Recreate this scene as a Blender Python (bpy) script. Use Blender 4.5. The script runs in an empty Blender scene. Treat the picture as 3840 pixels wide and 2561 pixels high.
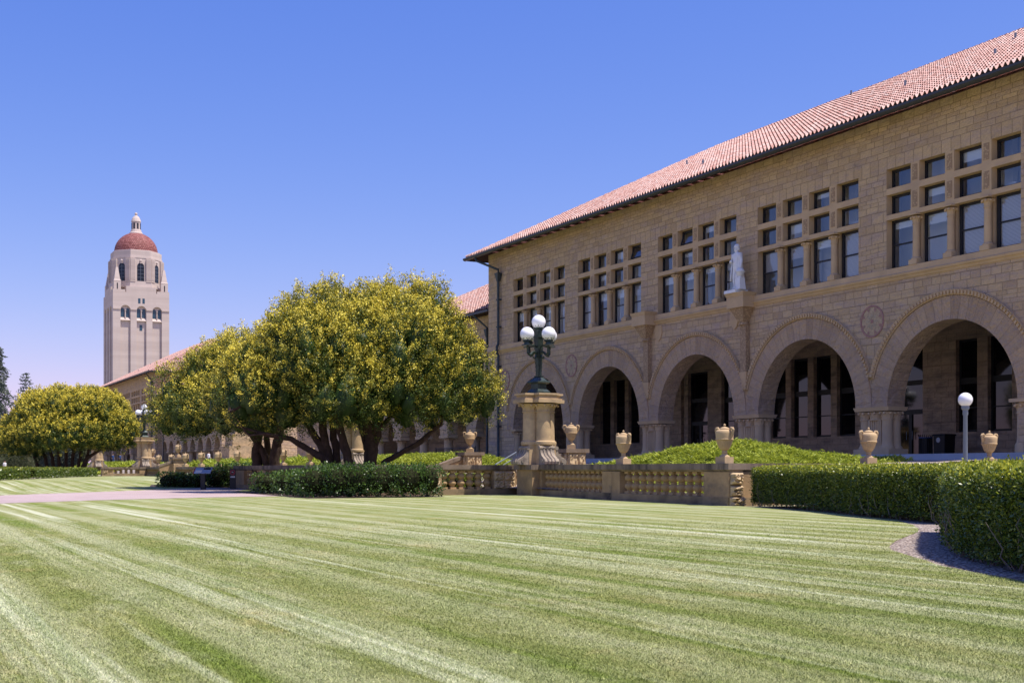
import bpy, bmesh, math, random
import numpy as np
from mathutils import Vector, Matrix
R = math.radians
random.seed(7); RNG = np.random.default_rng(11)
sc = bpy.context.scene
COL = sc.collection

# ------------------------------------------------------------------ camera
F, HY, CX = 4600.0, 1757.0, 1920.0
YAW = math.atan(2400 / F); SA, CA = math.sin(YAW), math.cos(YAW); EYE = 1.15
cam = bpy.data.cameras.new('camera'); cam.sensor_width = 36; cam.lens = 36 * F / 3840
cam.shift_y = (HY - 1280.5) / 3840; cam.clip_start = 0.1; cam.clip_end = 6000
co = bpy.data.objects.new('camera', cam); COL.objects.link(co)
co.location = (0, 0, EYE); co.rotation_euler = (R(90), 0, -YAW)
sc.camera = co

# ------------------------------------------------------------------ light
SUN_AZ, SUN_EL = R(140), R(68)
w = bpy.data.worlds.new('World'); sc.world = w; w.use_nodes = True
nt = w.node_tree; bg = nt.nodes['Background']
sky = nt.nodes.new('ShaderNodeTexSky'); sky.sky_type = 'NISHITA'; sky.sun_disc = False
sky.sun_elevation = SUN_EL; sky.sun_rotation = SUN_AZ; sky.altitude = 30
sky.air_density = 1.0; sky.dust_density = 0.6; sky.ozone_density = 3.0
EXPO = 0.75; SKY_STRENGTH = 0.135
sep = nt.nodes.new('ShaderNodeSeparateColor'); cmb = nt.nodes.new('ShaderNodeCombineColor'); nt.links.new(sky.outputs[0], sep.inputs[0])
for ch, (k_, g_) in enumerate(((1.56, 1.47), (0.905, 1.06), (1.079, 0.48))):      # deeper, more violet blue: one power curve per channel
    m1 = nt.nodes.new('ShaderNodeMath'); m1.operation = 'MULTIPLY'; m1.inputs[1].default_value = SKY_STRENGTH; nt.links.new(sep.outputs[ch], m1.inputs[0])
    m2 = nt.nodes.new('ShaderNodeMath'); m2.operation = 'POWER'; m2.inputs[1].default_value = g_; nt.links.new(m1.outputs[0], m2.inputs[0])
    m3 = nt.nodes.new('ShaderNodeMath'); m3.operation = 'MULTIPLY'; m3.inputs[1].default_value = k_ / SKY_STRENGTH / 2 ** EXPO; nt.links.new(m2.outputs[0], m3.inputs[0])
    m4 = nt.nodes.new('ShaderNodeMath'); m4.operation = 'MINIMUM'; m4.inputs[1].default_value = 40.0; nt.links.new(m3.outputs[0], m4.inputs[0]); nt.links.new(m4.outputs[0], cmb.inputs[ch])
nt.links.new(cmb.outputs[0], bg.inputs[0]); bg.inputs[1].default_value = SKY_STRENGTH
sun = bpy.data.lights.new('sun', 'SUN'); sun.energy = 3.9; sun.angle = R(0.53); sun.color = (1, 0.94, 0.84)
so = bpy.data.objects.new('sun', sun); COL.objects.link(so)
SUNV = Vector((math.sin(SUN_AZ) * math.cos(SUN_EL), math.cos(SUN_AZ) * math.cos(SUN_EL), math.sin(SUN_EL)))
so.rotation_euler = (-SUNV).to_track_quat('-Z', 'Y').to_euler()
sc.view_settings.view_transform = 'Standard'; sc.view_settings.look = 'None'
sc.view_settings.exposure = EXPO; sc.view_settings.gamma = 1
sc.cycles.max_bounces = 7; sc.cycles.transparent_max_bounces = 12

# ------------------------------------------------------------------ helpers
def at(px, d, py=HY):
    u = (px - CX) / F
    return Vector((d * (SA + u * CA), d * (CA - u * SA), EYE + (HY - py) / F * d))

def smooth(t):
    t = min(1, max(0, t)); return t * t * (3 - 2 * t)

def gz(x, y):                       # lawn height: flat near, rising a little beyond the path
    return 0.40 * smooth((y - 62) / 24)

class N:                            # tiny node helper
    def __init__(s, name, rough=0.85, spec=0.3):
        s.m = bpy.data.materials.new(name); s.m.use_nodes = True; s.t = s.m.node_tree
        s.b = s.t.nodes['Principled BSDF']; s.b.inputs['Roughness'].default_value = rough
        s.b.inputs['Specular IOR Level'].default_value = spec
    def n(s, typ, _in=None, **kw):
        o = s.t.nodes.new('ShaderNode' + typ)
        for k, v in kw.items(): setattr(o, k, v)
        for k, v in (_in or {}).items():
            i = o.inputs[k]
            if isinstance(v, bpy.types.NodeSocket): s.t.links.new(v, i)
            else: i.default_value = v
        return o
    def uv(s): return s.n('TexCoord').outputs['UV']
    def obj(s): return s.n('TexCoord').outputs['Object']
    def pos(s): return s.n('NewGeometry').outputs['Position']
    def noise(s, vec, scale, detail=4, rough=0.55, out='Fac'):
        return s.n('TexNoise', {'Vector': vec, 'Scale': scale, 'Detail': detail, 'Roughness': rough}).outputs[out]
    def map(s, vec, scale=(1, 1, 1), loc=(0, 0, 0)):
        return s.n('Mapping', {'Vector': vec, 'Scale': scale, 'Location': loc}).outputs[0]
    def ramp(s, fac, stops):
        r = s.n('ValToRGB', {'Fac': fac}); e = r.color_ramp.elements
        while len(e) < len(stops): e.new(0.5)
        for q, (p, c) in zip(e, stops):
            q.position = p; q.color = (c, c, c, 1) if not isinstance(c, tuple) else (*c, 1)
        return r.outputs['Color']
    def mix(s, fac, a, b, mode='MIX'):
        o = s.n('Mix', data_type='RGBA', blend_type=mode)
        for i, v in ((0, fac), (6, a), (7, b)):
            if isinstance(v, bpy.types.NodeSocket): s.t.links.new(v, o.inputs[i])
            elif i == 0: o.inputs[0].default_value = v
            else: o.inputs[i].default_value = (*v, 1)
        return o.outputs[2]
    def math(s, op, a, b=0.0, c=0.0):
        o = s.n('Math', operation=op)
        for i, v in enumerate((a, b, c)):
            if isinstance(v, bpy.types.NodeSocket): s.t.links.new(v, o.inputs[i])
            else: o.inputs[i].default_value = v
        return o.outputs[0]
    def color(s, c):
        if isinstance(c, bpy.types.NodeSocket): s.t.links.new(c, s.b.inputs['Base Color'])
        else: s.b.inputs['Base Color'].default_value = (*c, 1)
        return s
    def bump(s, h, strength=0.5, dist=0.03):
        b = s.n('Bump', {'Height': h, 'Strength': strength, 'Distance': dist})
        s.t.links.new(b.outputs[0], s.b.inputs['Normal']); return s

def plain(name, c, rough=0.6, spec=0.3, metal=0.0, var=0.0, scale=6):
    q = N(name, rough, spec)
    q.b.inputs['Metallic'].default_value = metal
    if var:
        f = q.noise(q.obj(), scale, 5)
        q.color(q.mix(q.ramp(f, [(0.3, 0.0), (0.7, 1.0)]), tuple(v * (1 - var) for v in c), tuple(min(1, v * (1 + var)) for v in c)))
    else: q.color(c)
    return q.m

def ashlar(name, c1, c2, c3, bw=0.85, rh=0.36, mortar=0.013, rock=1.0, stain=(0.16, 0.135, 0.13), streak=(0.9, 4.5, 1)):
    q = N(name, 0.92, 0.15); uv = q.uv()
    wob = q.noise(q.map(uv, (0.35, 0.6, 1)), 1.0, 2, out='Color')
    vec = q.n('VectorMath', {0: uv, 1: q.n('VectorMath', {0: wob, 1: (0.10, 0.10, 0)}, operation='MULTIPLY').outputs[0]}, operation='ADD').outputs[0]
    sx = q.n('SeparateXYZ', {0: vec}); yy = sx.outputs[1]
    yw = q.math('ADD', yy, q.math('ADD', q.math('MULTIPLY', q.math('SINE', q.math('MULTIPLY', yy, 2.3)), 0.20), q.math('MULTIPLY', q.math('SINE', q.math('MULTIPLY', yy, 6.1)), 0.07)))
    if rh < 2: vec = q.n('CombineXYZ', {0: sx.outputs[0], 1: yw}).outputs[0]
    br = q.n('TexBrick', {'Vector': vec, 'Color1': (0, 0, 0, 1), 'Color2': (1, 1, 1, 1), 'Mortar': (0.5, 0.5, 0.5, 1), 'Scale': 1, 'Mortar Size': mortar,
                          'Mortar Smooth': 0.3, 'Bias': 0, 'Brick Width': bw, 'Row Height': rh}, offset=0.47, squash=0.72, squash_frequency=3)
    rnd = br.outputs['Color']; mor = br.outputs['Fac']
    base = q.ramp(rnd, [(0.0, c1), (0.45, c2), (1.0, c3)])
    st = q.noise(q.map(uv, (0.5, 1.6, 1)), 1.3, 6, 0.6)
    base = q.mix(q.math('MULTIPLY', q.ramp(st, [(0.46, 0.0), (0.66, 1.0)]), 0.62), base, stain)
    st2 = q.noise(q.map(uv, streak, (4, 2, 0)), 1.0, 5, 0.6)
    base = q.mix(q.math('MULTIPLY', q.ramp(st2, [(0.52, 0.0), (0.70, 1.0)]), 0.45), base, tuple(v * 0.68 for v in stain))
    big = q.noise(uv, 0.23, 3)
    base = q.mix(q.math('MULTIPLY', q.ramp(big, [(0.42, 0.0), (0.62, 1.0)]), 0.28), base, c3, 'MIX')
    fine = q.noise(uv, 9, 6, 0.65)
    base = q.mix(0.22, base, q.ramp(fine, [(0.25, 0.5), (0.75, 1.35)]), 'MULTIPLY')
    base = q.mix(q.math('MULTIPLY', mor, 0.38), base, tuple(v * 0.42 for v in c1))
    q.color(base)
    n1 = q.noise(q.n('VectorMath', {0: uv, 1: q.n('VectorMath', {0: rnd, 1: (7, 5, 0)}, operation='MULTIPLY').outputs[0]}, operation='ADD').outputs[0], 3.2, 6, 0.6)
    h = q.math('SUBTRACT', q.math('MULTIPLY_ADD', n1, rock, q.math('MULTIPLY', rnd, 0.25 * rock)), q.math('MULTIPLY', mor, 0.7))
    q.bump(h, 1.0, 0.11)
    return q.m

def stone(name, c, var=0.22, stain=(0.14, 0.115, 0.10), amt=0.35, bumpy=0.4, coarse=3.0, streak=False):
    q = N(name, 0.88, 0.2); v = q.obj()
    f = q.noise(v, coarse, 6, 0.6)
    b = q.mix(q.ramp(f, [(0.3, 0.0), (0.72, 1.0)]), tuple(x * (1 - var) for x in c), tuple(x * (1 + var) for x in c))
    g = q.noise(q.map(v, (2.6, 2.6, 0.5) if streak else (1, 1, 1.8), (3, 1, 5)), coarse * 0.6, 7, 0.62)
    b = q.mix(q.math('MULTIPLY', q.ramp(g, [(0.5, 0.0), (0.68, 1.0)]), amt), b, stain)
    q.color(b); q.bump(q.noise(v, coarse * 6, 6, 0.6), bumpy, 0.02)
    return q.m

M = {}
M['ashlar'] = ashlar('ashlar', (0.46, 0.32, 0.185), (0.535, 0.38, 0.22), (0.60, 0.43, 0.25), bw=0.74, rh=0.31, stain=(0.43, 0.325, 0.29))
M['voussoir'] = ashlar('voussoir', (0.45, 0.31, 0.19), (0.53, 0.37, 0.23), (0.59, 0.41, 0.25), bw=0.46, rh=3.0, mortar=0.006, rock=2.4, stain=(0.42, 0.31, 0.265), streak=(7.0, 0.8, 1))
M['trim'] = stone('trim_stone', (0.55, 0.39, 0.225), 0.10, (0.42, 0.30, 0.21), 0.45, 0.25, 1.2)
M['porch'] = ashlar('porch_stone', (0.50, 0.36, 0.25), (0.55, 0.39, 0.275), (0.58, 0.42, 0.295), bw=0.9, rh=0.42)
M['carved'] = None
q = N('carved_stone', 0.9, 0.15); v = q.obj()
vo = q.n('TexVoronoi', {'Vector': v, 'Scale': 9.0}, feature='F1').outputs['Distance']
q.color(q.mix(q.ramp(vo, [(0.15, 0.0), (0.5, 1.0)]), (0.54, 0.38, 0.225), (0.33, 0.225, 0.135))); q.bump(vo, -0.9, 0.05); M['carved'] = q.m
M['buff'] = stone('buff_sandstone', (0.47, 0.335, 0.19), 0.16, (0.22, 0.165, 0.12), 0.5, 0.35, 2.2)
M['buffdark'] = stone('weathered_sandstone', (0.37, 0.245, 0.13), 0.25, (0.12, 0.10, 0.085), 0.6, 0.5, 1.6)
M['balus'] = stone('baluster_stone', (0.43, 0.285, 0.145), 0.15, (0.2, 0.14, 0.09), 0.5, 0.3, 2.5)
M['cap'] = stone('weathered_cap', (0.22, 0.165, 0.12), 0.3, (0.045, 0.037, 0.034), 0.9, 0.5, 1.1, True)
M['plinth'] = stone('stained_plinth', (0.26, 0.185, 0.11), 0.3, (0.05, 0.04, 0.036), 0.9, 0.6, 1.3)
M['rock'] = stone('rock_faced_block', (0.50, 0.37, 0.22), 0.3, (0.26, 0.19, 0.13), 0.5, 1.0, 3.0)
M['scroll'] = stone('grey_scroll_stone', (0.32, 0.262, 0.205), 0.2, (0.07, 0.06, 0.058), 0.7, 0.5, 3)
M['marble'] = stone('white_marble', (0.78, 0.78, 0.78), 0.05, (0.55, 0.54, 0.52), 0.3, 0.15, 4)
M['black'] = plain('black_paint', (0.012, 0.012, 0.016), 0.45, 0.4)
M['pipe'] = plain('verdigris_pipe', (0.05, 0.065, 0.07), 0.6, 0.3, 0, 0.4, 2)
M['lampgreen'] = plain('lamp_green_iron', (0.030, 0.046, 0.041), 0.38, 0.5, 0.3, 0.5, 7)
M['greypaint'] = plain('grey_post_paint', (0.16, 0.19, 0.24), 0.4, 0.5)
q = N('milk_glass', 0.18, 0.5); q.color((0.86, 0.85, 0.88)); q.b.inputs['Subsurface Weight'].default_value = 0.0; M['globe'] = q.m
M['eave'] = plain('eave_timber', (0.055, 0.032, 0.028), 0.8, 0.1)
M['gutter'] = plain('gutter_metal', (0.04, 0.042, 0.045), 0.5, 0.4)
M['concrete'] = stone('concrete_step', (0.42, 0.42, 0.43), 0.08, (0.3, 0.3, 0.3), 0.3, 0.2, 1)
M['roomwall'] = plain('interior_wall', (0.80, 0.80, 0.80), 0.9)
M['blind'] = None
q = N('window_blind', 0.8); z = q.n('SeparateXYZ', {0: q.obj()}).outputs[2]
wv = q.math('SINE', q.math('MULTIPLY', z, 2 * math.pi / 0.055))
q.color(q.mix(q.ramp(q.math('MULTIPLY_ADD', wv, 0.5, 0.5), [(0.2, 0.0), (0.5, 1.0)]), (0.30, 0.29, 0.30), (0.72, 0.68, 0.66))); M['blind'] = q.m
M['shade'] = plain('roller_shade', (0.82, 0.83, 0.82), 0.9)

def glassmat(name, tint, gloss, rough=0.02):
    m = bpy.data.materials.new(name); m.use_nodes = True; t = m.node_tree; t.nodes.clear()
    o = t.nodes.new('ShaderNodeOutputMaterial'); mx = t.nodes.new('ShaderNodeMixShader'); tr = t.nodes.new('ShaderNodeBsdfTransparent'); gl = t.nodes.new('ShaderNodeBsdfGlossy')
    tr.inputs[0].default_value = (*tint, 1); gl.inputs['Roughness'].default_value = rough; gl.inputs[0].default_value = (0.9, 0.93, 1, 1)
    lw = t.nodes.new('ShaderNodeFresnel'); lw.inputs[0].default_value = 1.5
    ad = t.nodes.new('ShaderNodeMath'); ad.operation = 'ADD'; ad.inputs[1].default_value = gloss; t.links.new(lw.outputs[0], ad.inputs[0])
    t.links.new(ad.outputs[0], mx.inputs[0]); t.links.new(tr.outputs[0], mx.inputs[1]); t.links.new(gl.outputs[0], mx.inputs[2]); t.links.new(mx.outputs[0], o.inputs[0])
    return m
M['glass'] = glassmat('window_glass', (0.86, 0.89, 0.92), 0.08)
M['darkglass'] = plain('dark_porch_glass', (0.006, 0.006, 0.008), 0.04, 0.5)
M['towerglass'] = plain('tower_glass', (0.03, 0.07, 0.11), 0.1, 0.5)

# roof tiles: every tile its own shade (UV: one unit per tile / course)
q = N('clay_tile', 0.75, 0.25); uv = q.uv()
fl = q.n('VectorMath', {0: uv}, operation='FLOOR').outputs[0]
wn = q.n('TexWhiteNoise', {'Vector': fl}, noise_dimensions='2D').outputs['Value']
base = q.ramp(wn, [(0.0, (0.40, 0.20, 0.165)), (0.25, (0.48, 0.27, 0.225)), (0.6, (0.53, 0.32, 0.27)), (0.9, (0.60, 0.40, 0.345)), (1.0, (0.45, 0.34, 0.32))])
lich = q.noise(q.pos(), 0.5, 6, 0.65)
base = q.mix(q.math('MULTIPLY', q.ramp(lich, [(0.45, 0.0), (0.68, 1.0)]), 0.35), base, (0.64, 0.50, 0.45))
q.color(base); M['tile'] = q.m
q = N('dome_tile', 0.7, 0.25); uv = q.uv()
br = q.n('TexBrick', {'Vector': uv, 'Color1': (0.22, 0.068, 0.06, 1), 'Color2': (0.37, 0.15, 0.135, 1), 'Mortar': (0.085, 0.03, 0.03, 1), 'Scale': 1, 'Mortar Size': 0.07, 'Brick Width': 0.75, 'Row Height': 0.62})
q.color(br.outputs['Color']); q.bump(br.outputs['Fac'], -0.6, 0.1); M['dome'] = q.m
q = N('tower_concrete', 0.9, 0.15); v = q.obj()
band = q.noise(q.map(v, (0.05, 0.05, 0.8)), 1.0, 4)
bse = q.mix(q.ramp(band, [(0.35, 0.0), (0.65, 1.0)]), (0.50, 0.415, 0.375), (0.57, 0.48, 0.435))
st = q.noise(q.map(v, (0.5, 0.5, 0.06)), 1.0, 5)
q.color(q.mix(q.math('MULTIPLY', q.ramp(st, [(0.5, 0.0), (0.7, 1.0)]), 0.25), bse, (0.42, 0.35, 0.325))); M['tower'] = q.m

# ---- mesh builder
class MB:
    def __init__(s): s.v = []; s.f = []; s.uvs = {}
    def face(s, pts, uv=None):
        i = len(s.v); s.v += [tuple(p) for p in pts]
        if uv: s.uvs[len(s.f)] = uv
        s.f.append(list(range(i, i + len(pts)))); return s
    def box(s, x0, y0, z0, x1, y1, z1, skip=''):
        a = [(x0, y0, z0), (x1, y0, z0), (x1, y1, z0), (x0, y1, z0), (x0, y0, z1), (x1, y0, z1), (x1, y1, z1), (x0, y1, z1)]
        for k, q in (('b', (3, 2, 1, 0)), ('t', (4, 5, 6, 7)), ('s', (0, 1, 5, 4)), ('e', (1, 2, 6, 5)), ('n', (2, 3, 7, 6)), ('w', (3, 0, 4, 7))):
            if k not in skip: s.face([a[j] for j in q])
        return s
    def frustum(s, cx, cy, z0, a0, b0, z1, a1, b1):
        p = [(cx - a0, cy - b0, z0), (cx + a0, cy - b0, z0), (cx + a0, cy + b0, z0), (cx - a0, cy + b0, z0)]
        t = [(cx - a1, cy - b1, z1), (cx + a1, cy - b1, z1), (cx + a1, cy + b1, z1), (cx - a1, cy + b1, z1)]
        s.face(p[::-1]); s.face(t)
        for i in range(4): s.face([p[i], p[(i + 1) % 4], t[(i + 1) % 4], t[i]])
        return s
    def lathe(s, cx, cy, prof, n=20, flute=None, ang=0.0):
        i0 = len(s.v)
        for (r, z) in prof:
            for k in range(n):
                a = 2 * math.pi * k / n + ang; rr = r
                if flute and flute[0] <= z <= flute[1]: rr = r * (1 - flute[2] * (k % 2))
                s.v.append((cx + rr * math.cos(a), cy + rr * math.sin(a), z))
        for j in range(len(prof) - 1):
            for k in range(n):
                s.f.append([i0 + j * n + k, i0 + j * n + (k + 1) % n, i0 + (j + 1) * n + (k + 1) % n, i0 + (j + 1) * n + k])
        s.f.append([i0 + k for k in range(n)][::-1]); m = i0 + (len(prof) - 1) * n; s.f.append([m + k for k in range(n)])
        return s
    def tube(s, pts, rad, n=8):
        pts = [Vector(p) for p in pts]; i0 = len(s.v); ref = Vector((0.31, 0.17, 0.93))
        for j, p in enumerate(pts):
            d = (pts[min(j + 1, len(pts) - 1)] - pts[max(j - 1, 0)]).normalized()
            a = d.cross(ref).normalized(); b = d.cross(a); r = rad[j] if isinstance(rad, (list, tuple)) else rad
            for k in range(n):
                t = 2 * math.pi * k / n; s.v.append(tuple(p + a * (r * math.cos(t)) + b * (r * math.sin(t))))
        for j in range(len(pts) - 1):
            for k in range(n):
                s.f.append([i0 + j * n + k, i0 + (j + 1) * n + k, i0 + (j + 1) * n + (k + 1) % n, i0 + j * n + (k + 1) % n])
        s.f.append([i0 + k for k in range(n)]); m = i0 + (len(pts) - 1) * n; s.f.append([m + k for k in range(n)][::-1])
        return s
    def sphere(s, c, r, nu=24, nv=14, sz=1.0):
        prof = []
        for j in range(nv + 1):
            a = -math.pi / 2 + math.pi * j / nv; prof.append((max(1e-4, r * math.cos(a)), c[2] + r * sz * math.sin(a)))
        return s.lathe(c[0], c[1], prof, nu)
    def grid(s, ys, zs, holes, x, depth, flip=False):
        """wall facing -x at plane x, with rectangular holes and their reveals"""
        for i in range(len(ys) - 1):
            for j in range(len(zs) - 1):
                y0, y1, z0, z1 = ys[i], ys[i + 1], zs[j], zs[j + 1]
                if (i, j) in holes:
                    xd = x + depth
                    s.face([(x, y0, z0), (x, y1, z0), (xd, y1, z0), (xd, y0, z0)]); s.face([(x, y0, z1), (xd, y0, z1), (xd, y1, z1), (x, y1, z1)])
                    s.face([(x, y0, z0), (xd, y0, z0), (xd, y0, z1), (x, y0, z1)]); s.face([(x, y1, z0), (x, y1, z1), (xd, y1, z1), (xd, y1, z0)])
                else: s.face([(x, y0, z0), (x, y0, z1), (x, y1, z1), (x, y1, z0)])
        return s
    def extrude_poly(s, poly, axis, a, b):
        """poly: 2-D outline, extruded along axis ('x': (y,z) outline, 'y': (x,z), 'z': (x,y)) from a to b"""
        def P(p, t): return (t, p[0], p[1]) if axis == 'x' else ((p[0], t, p[1]) if axis == 'y' else (p[0], p[1], t))
        s.face([P(p, a) for p in poly]); s.face([P(p, b) for p in poly][::-1]); n = len(poly)
        for i in range(n): s.face([P(poly[i], a), P(poly[i], b), P(poly[(i + 1) % n], b), P(poly[(i + 1) % n], a)])
        return s
    def move(s, mat):
        s.v = [tuple(mat @ Vector(p)) for p in s.v]; return s
    def build(s, name, mat, parent=None, smoothed=False, uv=True, loc=None, autosm=None, fixn=True):
        me = bpy.data.meshes.new(name); me.from_pydata(s.v, [], s.f)
        if fixn:
            bm = bmesh.new(); bm.from_mesh(me)
            if autosm is not None: bmesh.ops.remove_doubles(bm, verts=bm.verts, dist=1e-4)
            bmesh.ops.recalc_face_normals(bm, faces=bm.faces); bm.to_mesh(me); bm.free()
        if uv:
            l = me.uv_layers.new(name='UVMap').data
            for p in me.polygons:
                cu = s.uvs.get(p.index); n = p.normal; ax, ay, az = abs(n.x), abs(n.y), abs(n.z)
                for k, li in enumerate(p.loop_indices):
                    if cu: l[li].uv = cu[k]; continue
                    c = me.vertices[me.loops[li].vertex_index].co
                    l[li].uv = (c.y, c.z) if ax >= ay and ax >= az else ((c.x, c.z) if ay >= az else (c.x, c.y))
        if smoothed or autosm is not None:
            me.polygons.foreach_set('use_smooth', [True] * len(me.polygons))
            if autosm is not None: me.set_sharp_from_angle(angle=R(autosm))
        me.materials.append(mat)
        return link(name, me, parent, loc)

def link(name, me, parent=None, loc=None):
    o = bpy.data.objects.new(name, me); COL.objects.link(o)
    if parent: o.parent = parent
    if loc: o.location = loc
    return o
def tag(o, label=None, cat=None, group=None, kind=None):
    if label: o['label'] = label
    if cat: o['category'] = cat
    if group: o['group'] = group
    if kind: o['kind'] = kind
    return o
def empty(name, loc, rz=0, label=None, cat=None, group=None):
    o = bpy.data.objects.new(name, None); COL.objects.link(o); o.location = loc; o.rotation_euler.z = rz; o.empty_display_size = 0.3
    return tag(o, label, cat, group)
def copy_tree(o, parent=None):
    c = o.copy(); COL.objects.link(c)
    if parent: c.parent = parent
    for ch in [x for x in KIDS.get(o.name, o.children)]: copy_tree(ch, c)
    return c
KIDS = {}
def dup(o, loc, rz=None, label=None, group=None):
    c = copy_tree(o); c.location = loc
    if rz is not None: c.rotation_euler.z = rz
    if label: c['label'] = label
    if group: c['group'] = group
    return c
def npmesh(name, verts, faces, mat, attr=None, uv=None, parent=None, tri=False):
    me = bpy.data.meshes.new(name); k = 3 if tri else 4
    me.vertices.add(len(verts)); me.vertices.foreach_set('co', np.asarray(verts, np.float32).ravel())
    nf = len(faces); me.loops.add(nf * k); me.loops.foreach_set('vertex_index', np.asarray(faces, np.int32).ravel())
    me.polygons.add(nf); me.polygons.foreach_set('loop_start', np.arange(nf, dtype=np.int32) * k)
    me.update(calc_edges=True)
    if attr is not None:
        for an, av in attr.items():
            a = me.attributes.new(an, 'FLOAT', 'POINT'); a.data.foreach_set('value', np.asarray(av, np.float32))
    if uv is not None:
        l = me.uv_layers.new(name='UVMap'); l.data.foreach_set('uv', np.asarray(uv, np.float32)[np.asarray(faces).ravel()].ravel())
    me.materials.append(mat); me.validate()
    return link(name, me, parent)

# ------------------------------------------------------------------ foliage
def leafmat(name, greens, tips, trans=0.25, rough=0.5, spec=0.25):
    """greens/tips: (dark, light) pairs; attr 'tip' mixes them, attr 'rnd' picks within the pair"""
    m = bpy.data.materials.new(name); m.use_nodes = True; t = m.node_tree; b = t.nodes['Principled BSDF']
    def mixn(f, a, c):
        o = t.nodes.new('ShaderNodeMix'); o.data_type = 'RGBA'; t.links.new(f, o.inputs[0])
        for i, v in ((6, a), (7, c)):
            if isinstance(v, tuple): o.inputs[i].default_value = (*v, 1)
            else: t.links.new(v, o.inputs[i])
        return o.outputs[2]
    a1 = t.nodes.new('ShaderNodeAttribute'); a1.attribute_name = 'rnd'; a2 = t.nodes.new('ShaderNodeAttribute'); a2.attribute_name = 'tip'
    c = mixn(a2.outputs['Fac'], mixn(a1.outputs['Fac'], *greens), mixn(a1.outputs['Fac'], *tips))
    t.links.new(c, b.inputs['Base Color']); b.inputs['Roughness'].default_value = rough; b.inputs['Specular IOR Level'].default_value = spec
    tr = t.nodes.new('ShaderNodeBsdfTranslucent'); t.links.new(c, tr.inputs[0]); mx = t.nodes.new('ShaderNodeMixShader'); mx.inputs[0].default_value = trans
    t.links.new(b.outputs[0], mx.inputs[1]); t.links.new(tr.outputs[0], mx.inputs[2]); t.links.new(mx.outputs[0], t.nodes['Material Output'].inputs[0])
    return m
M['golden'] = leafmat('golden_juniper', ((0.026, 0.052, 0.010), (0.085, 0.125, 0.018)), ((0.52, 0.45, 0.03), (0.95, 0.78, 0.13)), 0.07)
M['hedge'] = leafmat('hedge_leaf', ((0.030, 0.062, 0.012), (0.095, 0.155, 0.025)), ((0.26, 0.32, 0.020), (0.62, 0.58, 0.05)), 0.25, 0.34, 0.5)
M['shrub'] = leafmat('shrub_leaf', ((0.018, 0.045, 0.012), (0.050, 0.10, 0.022)), ((0.09, 0.17, 0.025), (0.17, 0.27, 0.035)), 0.25, 0.38, 0.45)
M['juniper'] = leafmat('ground_juniper', ((0.12, 0.17, 0.020), (0.23, 0.29, 0.035)), ((0.38, 0.45, 0.04), (0.66, 0.68, 0.08)), 0.3)
M['conifer'] = leafmat('far_conifer', ((0.075, 0.10, 0.095), (0.12, 0.15, 0.125)), ((0.15, 0.175, 0.14), (0.21, 0.225, 0.165)), 0.15, 0.8, 0.1)  # pale bluish greens: air haze of the distance put into the leaf colour
M['olive'] = leafmat('far_oak', ((0.06, 0.075, 0.045), (0.11, 0.125, 0.07)), ((0.14, 0.15, 0.08), (0.20, 0.20, 0.11)), 0.15, 0.8, 0.1)
M['bark'] = stone('bark', (0.070, 0.045, 0.036), 0.35, (0.03, 0.02, 0.018), 0.6, 1.0, 5, True)
M['twig'] = plain('grey_twig', (0.20, 0.165, 0.14), 0.9, 0.1)
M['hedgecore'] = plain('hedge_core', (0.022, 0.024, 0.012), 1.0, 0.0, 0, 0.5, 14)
M['mulch'] = stone('mulch', (0.085, 0.06, 0.05), 0.4, (0.03, 0.02, 0.02), 0.5, 1.0, 12)

def unit(a): return a / np.maximum(1e-9, np.linalg.norm(a, axis=1, keepdims=True))
def leaves(P, D, L, W, tip, rnd, name, mat, parent=None, nh=None, cores=()):
    """diamond leaf cards: base P, direction D, length L, width W"""
    n = len(P); D = unit(D); S = unit(np.cross(D, RNG.normal(size=(n, 3)) if nh is None else unit(nh) + RNG.normal(size=(n, 3)) * 0.28))
    L = np.asarray(L).reshape(-1, 1) * np.ones((n, 1)); W = np.asarray(W).reshape(-1, 1) * np.ones((n, 1))
    V = np.empty((n, 4, 3)); V[:, 0] = P; V[:, 1] = P + D * L * 0.5 + S * W * 0.5; V[:, 2] = P + D * L; V[:, 3] = P + D * L * 0.5 - S * W * 0.5
    fc = np.arange(n * 4).reshape(n, 4)
    V = V.reshape(-1, 3); ta, ra = np.repeat(tip, 4), np.repeat(rnd, 4)
    if len(cores):                      # closed dark shells added inside the crown to block light and darken its gaps
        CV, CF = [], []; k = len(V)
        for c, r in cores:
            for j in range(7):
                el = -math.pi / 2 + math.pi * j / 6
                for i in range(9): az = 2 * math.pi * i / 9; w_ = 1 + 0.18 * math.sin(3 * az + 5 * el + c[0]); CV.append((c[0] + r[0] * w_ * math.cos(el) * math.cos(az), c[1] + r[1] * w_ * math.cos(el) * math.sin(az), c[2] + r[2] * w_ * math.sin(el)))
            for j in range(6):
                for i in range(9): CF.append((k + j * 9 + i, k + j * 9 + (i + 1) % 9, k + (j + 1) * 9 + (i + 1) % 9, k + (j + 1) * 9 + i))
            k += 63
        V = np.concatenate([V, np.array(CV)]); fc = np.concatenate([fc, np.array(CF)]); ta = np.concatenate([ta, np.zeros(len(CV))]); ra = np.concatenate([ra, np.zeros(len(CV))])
    return npmesh(name, V, fc, mat, {'tip': ta, 'rnd': ra}, parent=parent)

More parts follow.
